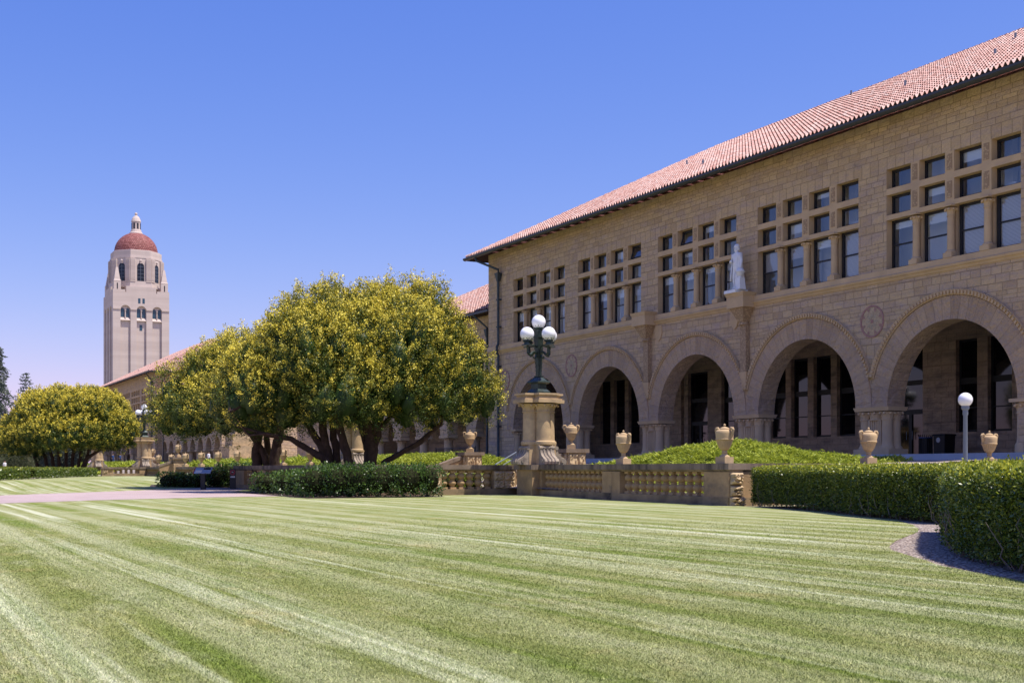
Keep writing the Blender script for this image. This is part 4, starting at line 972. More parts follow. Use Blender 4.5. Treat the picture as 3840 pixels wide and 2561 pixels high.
# rock-faced block with real relief
def rockface(mb, x0, x1, z0, z1, y, n=9, amp=0.09, seed=0, axis='x'):
    rg = np.random.default_rng(seed); h = rg.uniform(0.15, 1, (n + 1, n + 1)) * amp; h[0, :] = h[-1, :] = 0; h[:, 0] = h[:, -1] = 0
    for i in range(n):
        for j in range(n):
            q4 = []
            for a, b in ((i, j), (i + 1, j), (i + 1, j + 1), (i, j + 1)):
                xx, zz = x0 + (x1 - x0) * a / n, z0 + (z1 - z0) * b / n; q4.append((xx, y - h[a, b], zz) if axis == 'x' else (y - h[a, b], xx, zz))
            mb.face(q4)
M['rockblock'] = ashlar('rock_block_wall', (0.36, 0.25, 0.14), (0.46, 0.32, 0.18), (0.52, 0.38, 0.22), bw=0.6, rh=0.5, mortar=0.015, rock=1.4, stain=(0.20, 0.15, 0.11))
for px, d_, lb in ((1762, 68.5, 'square rock faced pedestal with a sloping coping, left of the tall lamp pier'), (2142, 57.5, 'square rock faced pedestal close behind the right side of the tall lamp pier')):
    p = pedestal(px, d_, lb); mb = MB(); rockface(mb, -0.46, 0.05, 0.95, 1.86, -0.501, 8, 0.13, int(px)); rockface(mb, 0.08, 0.46, 0.95, 1.86, -0.501, 7, 0.12, int(px) + 1); rockface(mb, -0.46, 0.46, 0.95, 1.86, -0.501, 9, 0.1, int(px) + 2, 'y')
    mb.build('rock_face', M['rock'], p, fixn=False)
pedestal(668, 112.0, 'far stair pedestal carrying the raised urn', 0.9, 2.2, 1.2); pedestal(573, 138.0, 'far pedestal behind the distant lamp pier', 0.9, 2.2, 0.8)

# ------------------------------------------------------------------ balustrade walls
BALP = [(0.11, 0.0), (0.11, 0.10), (0.085, 0.12), (0.10, 0.14), (0.165, 0.22), (0.185, 0.29), (0.155, 0.36), (0.10, 0.41), (0.12, 0.425), (0.12, 0.455), (0.085, 0.47), (0.155, 0.53), (0.185, 0.60), (0.165, 0.67), (0.11, 0.74), (0.085, 0.755), (0.11, 0.77), (0.11, 0.86)]
_bal = MB().lathe(0, 0, BALP, 14); _bal.box(-0.14, -0.14, -0.02, 0.14, 0.14, 0.09).box(-0.14, -0.14, 0.77, 0.14, 0.14, 0.86)
def balustrade(p0, p1, piers, label, group='sandstone balustrade walls', z0=0.0, zt=CT, spacing=0.45, rocky=(), bal=True, name='balustrade'):
    """wall from p0 to p1 (front on its right-hand side looking p0->p1 is local -y); piers: [(s0,s1)]"""
    p0, p1 = Vector((*p0, 0)), Vector((*p1, 0)); L = (p1 - p0).length; a = math.atan2(p1.y - p0.y, p1.x - p0.x)
    r = empty(name, (p0.x, p0.y, z0), a, label, 'balustrade', group); H = zt - z0; t = 0.22
    MB().box(0, -t - 0.08, -0.3, L, t + 0.08, 0.26).build('base', M['plinth'], r)
    MB().box(-0.06, -t - 0.10, H - 0.2, L + 0.06, t + 0.10, H - 0.001).frustum(L / 2, 0, H - 0.27, L / 2, t, H - 0.2, L / 2 + 0.03, t + 0.06).build('cap', M['cap'], r)
    edges = [0.0]
    for i, (a0, a1) in enumerate(piers):
        mb = MB().box(a0, -t - 0.05, 0.26, a1, t + 0.05, H - 0.27); o = mb.build('pier', M['buffdark'], r)
        if i in rocky:
            q_ = MB(); nb_ = max(1, round((a1 - a0) / 0.5))
            for zi, (za, zb) in enumerate(((0.27, 0.62), (0.63, H - 0.29))):
                for j in range(nb_):
                    if random.random() < 0.25: continue
                    rockface(q_, a0 + 0.04 + (a1 - a0 - 0.08) * j / nb_, a0 + 0.02 + (a1 - a0 - 0.08) * (j + 1) / nb_, za, zb, -t - 0.052, 8, 0.12, i * 31 + j * 7 + zi)
            if q_.f: q_.build('rock_face', M['rock'], o, fixn=False)
    ps = sorted(piers); gaps = []; c = 0.0
    for a0, a1 in ps:
        if a0 - c > 0.3: gaps.append((c, a0))
        c = a1
    if L - c > 0.3: gaps.append((c, L))
    me = None
    for g0, g1 in gaps:
        if not bal: MB().box(g0, -t, 0.26, g1, t, H - 0.27).build('panel', M['buffdark'], r); continue
        n = max(1, round((g1 - g0) / spacing)); sz = (H - 0.27 - 0.26) / 0.86
        for i in range(n):
            s_ = g0 + (i + 0.5) * (g1 - g0) / n
            if BALME.get('m') is None:
                o = _bal.build('baluster', M['balus'], r, autosm=40); BALME['m'] = o.data
            else: o = link('baluster', BALME['m'], r)
            o.location = (s_, 0, 0.26); o.scale = (1, 1, sz)
    return r
BALME = {}
# W1: near wall, far end first so its front (-y local) faces the lawn
A1 = (25.7, 46.6); C1 = (24.35, 38.2); E1 = (23.75, 30.5)
balustrade(A1, C1, [(0.0, 0.9), (7.6, 8.51)], 'sandstone baluster wall running right from the tall lamp pier', rocky=(), spacing=0.52)
balustrade(C1, E1, [(0.0, 0.6), (6.3, 7.72)], 'sandstone baluster wall ending at the clipped hedge, with a rock faced end pier', rocky=(), spacing=0.52)
mb = MB(); rockface(mb, -0.22, 0.22, 0.3, 0.62, 0.0, 7, 0.2, 3); rockface(mb, -0.22, 0.22, 0.66, 1.03, 0.0, 7, 0.2, 4); rockface(mb, -0.25, 0.3, 0.0, 0.28, 0.0, 7, 0.25, 5)
o = mb.build('rock_face', M['rock'], None, fixn=False); e = [x for x in COL.objects if x.name.startswith('balustrade')][-1]; o.parent = e; o.location = (7.74, 0, 0); o.rotation_euler.z = R(90)
balustrade((23.6, 30.9), (40.5, 32.5), [(0, 1.2), (7, 8), (13, 14)], 'low stone wall behind the clipped hedge carrying two urns', bal=False)
balustrade((17.9, 48.75), (25.6, 48.95), [(0.0, 4.0), (6.55, 7.7)], 'short sandstone baluster wall with rock faced blocks left of the tall lamp pier', rocky=(0, 1), spacing=0.43)
balustrade((18.5, 69.0), (17.9, 49.0), [(0.0, 2.3), (5.6, 7.0), (18.4, 20.0)], 'stone wall with balusters behind the dark hedge under the golden trees', spacing=0.6)
balustrade((25.0, 128.3), (24.3, 72.0), [(0, 0.7), (7.0, 7.7), (13, 13.7), (22, 22.7), (29, 29.8), (33.5, 34.2), (38.5, 39.2), (47, 47.7), (55, 56.3)], 'long distant baluster wall topped by a row of urns', z0=0.38, spacing=0.62)
balustrade((20.3, 127.6), (24.6, 127.8), [(0.0, 1.15), (3.7, 4.3)], 'far short baluster wall left of the distant lamp pier', z0=0.42, rocky=(0,), spacing=0.52)

# ------------------------------------------------------------------ lamp piers and lamps
def scroll_outline():
    up = [(0.50, 0.80), (0.58, 0.80), (0.62, 0.74), (0.60, 0.66), (0.64, 0.52), (0.74, 0.38), (0.88, 0.30), (1.0, 0.24), (1.06, 0.14), (1.03, 0.03), (0.95, 0.0), (0.5, 0.0)]
    return up
def lamp_pier(x, y, label):
    r = empty('lamp_pier', (x, y, CT), 0, label, 'stone pier', 'stone piers carrying lamps')
    MB().box(-0.70, -0.70, -CT - 0.2, 0.70, 0.70, -0.22).build('base', M['buffdark'], r)
    MB().box(-0.80, -0.80, -0.22, 0.80, 0.80, 0.0).build('base_cap', M['cap'], r)
    pb = MB().box(-0.66, -0.36, 0.0, 0.66, 0.36, 0.86).box(-0.36, -0.66, 0.0, 0.36, -0.361, 0.86).box(-0.36, 0.361, 0.0, 0.36, 0.66, 0.86); pb.build('plinth', M['buff'], r)
    c = MB().box(-0.3, -0.3, 0.86, 0.3, 0.3, 2.55)
    for (dx, dy) in ((0.42, 0), (-0.42, 0), (0, 0.42), (0, -0.42)):
        c.lathe(dx, dy, [(0.40, 0.86), (0.41, 0.92), (0.40, 0.99), (0.335, 1.04), (0.325, 1.12), (0.31, 2.42)], 22)
    c.build('columns', M['buff'], r, autosm=35)
    k = MB()
    for (dx, dy) in ((0.42, 0), (-0.42, 0), (0, 0.42), (0, -0.42)): capital(k, dx, dy, 2.26, 2.70, 0.315, 0.50, 24)
    k.build('capital', M['buff'], r, autosm=40)
    e = MB(); 
    for (h0, h1, g) in ((2.66, 2.80, 0.06), (2.80, 2.86, -0.01), (2.86, 2.99, -0.06), (2.99, 3.07, 0.02)):
        e.box(-0.92 - g, -0.48 - g, h0, 0.92 + g, 0.48 + g, h1); e.box(-0.48 - g, -0.92 - g, h0, 0.48 + g, -0.481 - g, h1); e.box(-0.48 - g, 0.481 + g, h0, 0.48 + g, 0.92 + g, h1)
    e.build('entablature', M['buff'], r)
    so = scroll_outline()
    for k4 in range(4):
        a = k4 * math.pi / 2; s_ = MB()
        s_.extrude_poly([(p + 0.15, q_) for p, q_ in so], 'y', -0.34, 0.34)
        s_.tube([(0.70, -0.37, 0.72), (0.70, 0.37, 0.72)], 0.085, 12).tube([(1.02, -0.36, 0.14), (1.02, 0.36, 0.14)], 0.14, 14).tube([(0.98, -0.39, 0.16), (0.98, 0.39, 0.16)], 0.07, 12)
        for yy in (-0.17, 0.0, 0.17): s_.tube([(p + 0.16, yy, q_ + 0.005) for p, q_ in so[2:10]], 0.045, 7)
        s_.move(Matrix.Rotation(a, 4, 'Z')).build('scroll', M['scroll'], r, autosm=35)
    return r
def street_lamp(x, y, z, label):
    r = empty('street_lamp', (x, y, z), R(12), label, 'street lamp', 'five globe street lamps')
    b = MB().frustum(0, 0, 0, 0.37, 0.37, 0.10, 0.35, 0.35).frustum(0, 0, 0.10, 0.35, 0.35, 0.2, 0.26, 0.26).frustum(0, 0, 0.2, 0.235, 0.235, 0.44, 0.235, 0.235).frustum(0, 0, 0.44, 0.30, 0.30, 0.5, 0.36, 0.36).frustum(0, 0, 0.5, 0.36, 0.36, 0.57, 0.33, 0.33).frustum(0, 0, 0.57, 0.27, 0.27, 0.74, 0.12, 0.12).frustum(0, 0, 0.74, 0.15, 0.15, 0.79, 0.15, 0.15)
    b.build('base', M['lampgreen'], r)
    p = MB().frustum(0, 0, 0.79, 0.085, 0.085, 2.45, 0.15, 0.15).frustum(0, 0, 2.45, 0.18, 0.18, 2.52, 0.18, 0.18).frustum(0, 0, 2.52, 0.13, 0.13, 2.78, 0.16, 0.16)
    for sx in (-1, 1):
        for sy in (-1, 1):
            for j in range(9): t = 0.85 + j * 0.16; w_ = 0.085 + 0.065 * (t - 0.79) / 1.66; p.sphere((sx * w_, sy * w_, t), 0.02, 6, 4)
    p.build('post', M['lampgreen'], r, uv=False)
    def leaves_(mb, cx, cy, z, rad):
        for k in range(6):
            a = k * math.pi / 3; c_, s_ = math.cos(a), math.sin(a)
            mb.tube([(cx + rad * 0.7 * c_, cy + rad * 0.7 * s_, z), (cx + rad * 1.12 * c_, cy + rad * 1.12 * s_, z + 0.09)], 0.02, 5)
            for dz, dr, da in ((0.13, 1.16, 0), (0.10, 1.14, 0.22), (0.10, 1.14, -0.22)): mb.sphere((cx + rad * dr * math.cos(a + da), cy + rad * dr * math.sin(a + da), z + dz), 0.034, 7, 5)
    GR = 0.305
    tp = MB().lathe(0, 0, [(0.10, 2.76), (0.20, 2.82), (0.22, 2.88)], 14); leaves_(tp, 0, 0, 2.86, 0.2); tp.build('globe_holder', M['lampgreen'], r, uv=False)
    MB().sphere((0, 0, 2.84 + GR * 0.94), GR, 36, 20).build('globe', M['globe'], r, True)
    for k in range(4):
        a = k * math.pi / 2; ex = 0.66
        arm = MB().tube([(0.12, 0, 1.72), (0.24, 0, 1.82), (0.36, 0, 1.78), (0.44, 0, 1.70), (0.54, 0, 1.68), (0.62, 0, 1.76), (0.62, 0, 1.95), (ex, 0, 2.1)], [0.05, 0.05, 0.05, 0.055, 0.055, 0.055, 0.05, 0.07], 8)
        arm.tube([(0.10, 0, 2.0), (0.25, 0, 2.1), (0.45, 0, 2.08), (ex - 0.05, 0, 2.08)], [0.03, 0.035, 0.035, 0.03], 7)
        arm.tube([(0.13, 0, 1.7), (0.2, 0, 1.56), (0.3, 0, 1.55), (0.33, 0, 1.63)], [0.04, 0.035, 0.03, 0.02], 7)
        arm.lathe(ex, 0, [(0.06, 2.02), (0.24, 2.06), (0.24, 2.09), (0.14, 2.13), (0.13, 2.2), (0.2, 2.25), (0.2, 2.29)], 16)
        leaves_(arm, ex, 0, 2.27, 0.19)
        arm.move(Matrix.Rotation(a, 4, 'Z')).build('arm', M['lampgreen'], r, uv=False, autosm=40)
        MB().sphere((ex * math.cos(a), ex * math.sin(a), 2.27 + GR * 0.94), GR, 36, 20).build('globe', M['globe'], r, True)
    return r
PA = (26.0, 47.2)
pp = at(2020, 53.3); PA = (pp.x, pp.y)
LP = lamp_pier(PA[0], PA[1], 'tall sandstone pier of clustered columns with scroll brackets, right of the big golden tree')
SL = street_lamp(PA[0], PA[1], CT + 3.07, 'green iron street lamp with five white globes on the nearest stone pier')
bpy.context.view_layer.update()
pb = at(541, 127.5); pa2 = at(1330, 75.5); pb2 = at(365, 160.0); pb3 = at(92, 185)
dup(LP, (pb.x, pb.y, CT), 0, 'distant clustered stone pier beneath five white globes, left of the golden trees')
dup(SL, (pb.x, pb.y, CT + 3.07), R(12), 'distant street lamp with five white globes between the golden trees')
dup(LP, (pa2.x, pa2.y, CT), 0, 'stone pier partly hidden behind the trunks of the big golden tree')
dup(SL, (pa2.x, pa2.y, CT + 3.07), R(12), 'street lamp hidden in the foliage of the big golden tree')
dup(LP, (pb2.x, pb2.y, CT), 0, 'far stone pier standing right of the trunks of the distant golden tree')
dup(LP, (pb3.x, pb3.y, CT), 0, 'far stone pier standing left of the trunks of the distant golden tree')
# single globe lamp
p = at(3620, 40.6); r = empty('globe_lamp', (p.x, p.y, 0), 0, 'slender grey post lamp with one white globe in front of the right arch', 'street lamp')
MB().lathe(0, 0, [(0.15, 0), (0.15, 0.3), (0.085, 0.4), (0.068, 2.9), (0.09, 2.95), (0.085, 3.08), (0.13, 3.14), (0.13, 3.22)], 20, flute=(0.4, 2.85, 0.14)).build('post', M['greypaint'], r, autosm=30)
MB().sphere((0, 0, 3.43), 0.235, 32, 18).build('globe', M['globe'], r, True)

# ------------------------------------------------------------------ statue
def skin(verts, edges, radii, name, mat, parent, sub=2, loc=None):
    me = bpy.data.meshes.new(name); me.from_pydata(verts, edges, []); o = bpy.data.objects.new(name, me); COL.objects.link(o)
    m = o.modifiers.new('s', 'SKIN'); m.use_smooth_shade = True
    for i, sv in enumerate(me.skin_vertices[0].data): rr = radii[i]; sv.radius = rr if isinstance(rr, tuple) else (rr, rr); sv.use_root = (i == 0)
    m2 = o.modifiers.new('b', 'SUBSURF'); m2.levels = m2.render_levels = sub
    dg = bpy.context.evaluated_depsgraph_get(); ev = o.evaluated_get(dg); nm = bpy.data.meshes.new_from_object(ev); nm.name = name
    bpy.data.objects.remove(o); nm.materials.clear(); nm.materials.append(mat); nm.polygons.foreach_set('use_smooth', [True] * len(nm.polygons))
    return link(name, nm, parent, loc)
MIRROR = True
ST = empty('statue', (40.45, 51.9, 10.38), R(-90), 'white marble statue of a coated man beside a globe on a wall bracket', 'statue')
# local: +x is to the viewer's left (world -y ... rotated), man faces -y local (out of the wall = world -x)
MB().box(-0.45, -0.42, 0, 0.55, 0.38, 0.16).build('plinth', M['marble'], ST)
K = 1.28
bv = [(0.0, 0, 0.95), (0, 0, 1.15), (0, 0.0, 1.36), (0, 0.01, 1.50), (0, -0.01, 1.60), (0, -0.02, 1.70),          # pelvis..head 0-5
      (0.19, 0, 1.42), (0.27, 0.02, 1.18), (0.20, -0.17, 1.12), (0.08, -0.22, 1.20),                              # left arm bent to chest 6-9
      (-0.19, 0, 1.42), (-0.28, 0.02, 1.16), (-0.33, -0.07, 0.92), (-0.34, -0.10, 0.84),                           # right arm down to globe 10-13
      (0.10, 0, 0.88), (0.11, -0.04, 0.50), (0.11, 0.0, 0.12), (0.11, -0.14, 0.06),                                 # leg 14-17
      (-0.10, 0, 0.88), (-0.13, -0.10, 0.50), (-0.13, -0.12, 0.12), (-0.15, -0.28, 0.06)]
be_ = [(0, 1), (1, 2), (2, 3), (3, 4), (4, 5), (2, 6), (6, 7), (7, 8), (8, 9), (2, 10), (10, 11), (11, 12), (12, 13), (0, 14), (14, 15), (15, 16), (16, 17), (0, 18), (18, 19), (19, 20), (20, 21)]
br_ = [(0.17, 0.13), (0.155, 0.125), (0.18, 0.13), 0.07, (0.095, 0.11), (0.10, 0.115), 0.085, 0.07, 0.055, 0.045, 0.085, 0.07, 0.05, 0.045, 0.105, 0.075, 0.055, 0.05, 0.105, 0.075, 0.055, 0.05]
bv = [(a * K * 1.05, b * K, c * K * 1.03 + 0.16) for a, b, c in bv]
skin(bv, be_, [tuple(v * K for v in r_) if isinstance(r_, tuple) else r_ * K for r_ in br_], 'figure', M['marble'], ST)
ct = MB(); n = 40
prof = [(0.30, 0.16, 1.52), (0.31, 0.20, 1.35), (0.27, 0.19, 1.1), (0.30, 0.22, 0.9), (0.33, 0.25, 0.65), (0.35, 0.27, 0.42)]
for j in range(len(prof) - 1):
    for k in range(n):
        a0, a1 = R(-40) + R(260) * k / n, R(-40) + R(260) * (k + 1) / n
        def CP(pf, a): f = 1 + 0.07 * math.sin(a * 11) * (1.6 - pf[2]); return (pf[0] * math.cos(a) * f * K * 0.95, pf[1] * math.sin(a) * f * K + 0.02, pf[2] * K * 1.03 + 0.12)
        ct.face([CP(prof[j], a0), CP(prof[j], a1), CP(prof[j + 1], a1), CP(prof[j + 1], a0)])
cto = ct.build('coat', M['marble'], ST, autosm=60); md = cto.modifiers.new('t', 'SOLIDIFY'); md.thickness = 0.05
hr = MB().sphere((0, 0.02, 1.745 * K * 1.03 + 0.16), 0.125 * K, 14, 9).sphere((0.06, 0.05, 1.66 * K * 1.03 + 0.16), 0.09 * K, 10, 6).sphere((-0.06, 0.05, 1.66 * K * 1.03 + 0.16), 0.09 * K, 10, 6); hr.sphere((0, -0.155, 1.685 * K * 1.03 + 0.16), 0.03, 8, 5, 1.6); hr.build('hair', M['marble'], ST, True)
MB().frustum(-0.42, -0.08, 0.16, 0.2, 0.2, 0.78, 0.15, 0.15).lathe(-0.42, -0.08, [(0.1, 0.78), (0.05, 0.84), (0.07, 0.9)], 12).build('globe_stand', M['marble'], ST)
MB().sphere((-0.42, -0.08, 1.08), 0.21, 24, 14).lathe(-0.42, -0.08, [(0.2, 1.06), (0.255, 1.06), (0.255, 1.10), (0.2, 1.10)], 24).build('terrestrial_globe', M['marble'], ST, autosm=40)

ST.scale = (-1, 1, 1)
# ------------------------------------------------------------------ trash cans on the porch
def can(y, z, label, square):
    r = empty('trash_can', (47.6, y, 1.8), 0, label, 'trash can')
    if square:
        MB().frustum(0, 0, 0, 0.34, 0.34, 1.0, 0.37, 0.37).frustum(0, 0, 1.0, 0.41, 0.41, 1.08, 0.38, 0.38).build('body', M['black'], r)
        d_ = MB().lathe(0, 0, [(0.13, 0), (0.125, 0.01)], 24); d_.move(Matrix.Translation((-0.372, 0.05, 0.78)) @ Matrix.Rotation(R(-90), 4, 'Y')); d_.build('round_sticker', M['sticker'], r, uv=False)
    else:
        m = MB().lathe(0, 0, [(0.28, 0), (0.30, 0.1), (0.31, 0.95)], 20)
        for k in range(20): a = 2 * math.pi * k / 20; m.tube([(0.33 * math.cos(a), 0.33 * math.sin(a), 0.03), (0.33 * math.cos(a), 0.33 * math.sin(a), 0.98), (0.38 * math.cos(a), 0.38 * math.sin(a), 1.08)], 0.018, 5)
        m.build('slatted_body', M['black'], r, uv=False); MB().lathe(0, 0, [(0.345, 0.90), (0.345, 0.95)], 24).build('blue_band', M['blueband'], r, uv=False)
M['sticker'] = plain('white_sticker', (0.55, 0.55, 0.58), 0.5); M['blueband'] = plain('blue_band', (0.02, 0.08, 0.30), 0.4)
p1 = at(3471, 62.0); p2 = at(3541, 61.4)
can(p1.y * 47.6 / p1.x, 0, 'black slatted trash can with a blue band beside the glass doors', False); can(p2.y * 47.6 / p2.x, 0, 'square black trash can with a white round sticker on the porch', True)

# ------------------------------------------------------------------ signs
p = at(762, 66.0); r = empty('information_board', (p.x, p.y, 0), -YAW - 0.1, 'low slanted information board with a red left end on a dark post', 'sign')
MB().box(-0.12, -0.08, 0, 0.12, 0.08, 1.0).build('post', M['black'], r, uv=False)
M['panelblue'] = plain('printed_panel', (0.30, 0.40, 0.62), 0.25, 0.5, 0, 0.15, 2); M['red'] = plain('red_print', (0.42, 0.03, 0.06), 0.4); M['white'] = plain('white_print', (0.75, 0.75, 0.75), 0.5)
rt = Matrix.Translation((0, 0, 1.05)) @ Matrix.Rotation(R(38), 4, 'X')
MB().box(-0.46, -0.24, -0.02, 0.46, 0.24, 0.02).move(rt).build('panel', M['panelblue'], r, uv=False)
MB().box(-0.50, -0.26, -0.025, -0.461, 0.26, 0.03).move(rt).build('red_end', M['red'], r, uv=False)
MB().box(0.0, 0.06, 0.021, 0.40, 0.2, 0.026).move(rt).build('dark_print', M['black'], r, uv=False)
MB().box(-0.40, -0.2, 0.021, -0.05, 0.0, 0.026).move(rt).build('pale_print', M['white'], r, uv=False)
p = at(873, 67.5); r = empty('no_smoking_sign', (p.x, p.y, 0), -YAW, 'dark post with a red ringed round prohibition sign and a white plate', 'sign')
MB().box(-0.16, -0.03, 0, 0.16, 0.03, 1.15).build('post', M['black'], r, uv=False)
ring = MB(); n = 28
for k in range(n):
    a0, a1 = 2 * math.pi * k / n, 2 * math.pi * (k + 1) / n; ring.face([(rr * math.cos(a), -0.04, 0.95 + rr * math.sin(a)) for rr, a in ((0.105, a0), (0.145, a0), (0.145, a1), (0.105, a1))])
ring.face([(-0.09, -0.041, 1.02), (-0.07, -0.041, 1.04), (0.09, -0.041, 0.88), (0.07, -0.041, 0.86)]); ring.build('red_ring', M['red'], r, uv=False, fixn=False)
MB().face([(0.105 * math.cos(2 * math.pi * k / 24), -0.036, 0.95 + 0.105 * math.sin(2 * math.pi * k / 24)) for k in range(24)]).build('sign_face', M['black'], r, uv=False, fixn=False)
MB().box(-0.05, -0.044, 0.94, 0.05, -0.037, 0.965).box(-0.04, -0.044, 0.98, 0.0, -0.037, 1.0).build('cigarette_mark', M['white'], r, uv=False)
MB().box(-0.13, -0.045, 0.66, 0.13, -0.031, 0.74).build('white_plate', M['white'], r, uv=False)

# handrails by the steps and porch
p = at(1900, 60); rl = MB()
h0 = at(1858, 56.5); h1 = at(1945, 60.5)
r0 = at(1858, 58.5); r1 = at(1935, 62.0)
rl.tube([(r0.x, r0.y, 0.4), (r0.x, r0.y, 1.35), (r1.x, r1.y, 1.98), (r1.x, r1.y, 1.2)], 0.03, 7).tube([(r0.x, r0.y, 1.1), (r1.x, r1.y, 1.73)], 0.02, 6)
tag(rl.build('handrail', M['greypaint'], uv=False), 'grey metal handrail rising beside the steps left of the tall lamp pier', 'handrail')
rl = MB(); y0, y1 = 83.2, 90.5; x = 40.3
for z in (1.85, 2.75): rl.tube([(x, y0, z), (x, y1, z)], 0.03, 6)
for i in range(56): y = y0 + (y1 - y0) * i / 55; rl.tube([(x, y, 1.85), (x, y, 2.75)], 0.014, 4)
for y in (y0, y1): rl.tube([(x, y, 0.9), (x, y, 2.85)], 0.035, 6)
tag(rl.build('railing', M['black'], uv=False), 'black metal railing in front of the lower wing behind the stair urn', 'railing')
rl = MB(); rl.tube([(31, 96, 1.2), (31, 96, 2.1), (31, 112, 2.1), (31, 112, 1.2)], 0.03, 6)
for y in (100, 104, 108): rl.tube([(31, y, 1.2), (31, y, 2.1)], 0.025, 6)
tag(rl.build('handrail', M['greypaint'], uv=False), 'thin far handrail along the terrace behind the row of urns', 'handrail')

# steps between the pedestals
stp = MB()
for i in range(6): stp.box(25.6 + i * 0.62, 50.6, -0.2, 30.2, 61.0, 0.2 + (i + 1) * 0.17)
tag(stp.build('steps', M['concrete']), kind='structure')

# ------------------------------------------------------------------ people
M['skin'] = plain('skin', (0.30, 0.17, 0.11), 0.6); M['hairdark'] = plain('dark_hair', (0.02, 0.015, 0.012), 0.7)
M['bluecloth'] = plain('blue_cloth', (0.03, 0.07, 0.20), 0.9); M['whitecloth'] = plain('white_cloth', (0.6, 0.6, 0.62), 0.9); M['darkcloth'] = plain('dark_cloth', (0.03, 0.03, 0.05), 0.9)
def person(x, y, z, rz, label, shirt, legs, stride=0.12):
    r = empty('person', (x, y, z), rz, label, 'person')
    v = [(0, 0, 0.95), (0, 0, 1.15), (0, 0, 1.38), (0, 0, 1.50), (0, -0.01, 1.60), (0, -0.015, 1.69), (0.19, 0, 1.42), (0.24, 0.02, 1.15), (0.24, -0.10, 0.92), (0.24, -0.13, 0.84), (-0.19, 0, 1.42), (-0.24, 0.04, 1.15), (-0.24, 0.02, 0.90), (-0.24, 0.0, 0.82),
         (0.10, 0, 0.88), (0.10, -stride, 0.48), (0.10, -stride, 0.08), (0.10, -stride - 0.14, 0.04), (-0.10, 0, 0.88), (-0.10, stride * 0.6, 0.48), (-0.10, stride * 1.5, 0.08), (-0.10, stride * 1.5 - 0.14, 0.04)]
    rd = [(0.15, 0.11), (0.14, 0.105), (0.165, 0.115), 0.055, (0.075, 0.085), (0.08, 0.09), 0.07, 0.05, 0.04, 0.035, 0.07, 0.05, 0.04, 0.035, 0.09, 0.06, 0.045, 0.04, 0.09, 0.06, 0.045, 0.04]
    o = skin(v, be_, rd, 'body', M['skin'], r, 1); me = o.data; me.materials.append(shirt); me.materials.append(legs)
    for p_ in me.polygons:
        c = p_.center
        p_.material_index = 2 if c.z < 0.96 and abs(c.x) < 0.2 else (1 if 0.96 <= c.z < 1.47 and (abs(c.x) < 0.22 or c.z > 1.15) else 0)
    MB().sphere((0, 0.02, 1.735), 0.098, 12, 8).build('hair', M['hairdark'], r, True, uv=False)
    return r
for px, d_, lb, s_, l_, z in ((424, 190, 'distant person in blue in front of the far arcade, left of the lamp pier', M['bluecloth'], M['bluecloth'], 1.75), (451, 192, 'second distant person in blue nearer the far lamp pier', M['bluecloth'], M['darkcloth'], 1.75),
                              (783, 150, 'distant person in a white top by the arcade between two urns', M['whitecloth'], M['bluecloth'], 1.5), (18, 150, 'distant person in a white top behind the far left hedge', M['whitecloth'], M['bluecloth'], 0.42)):
    p = at(px, d_); person(p.x, p.y, z, R(40), lb, s_, l_)

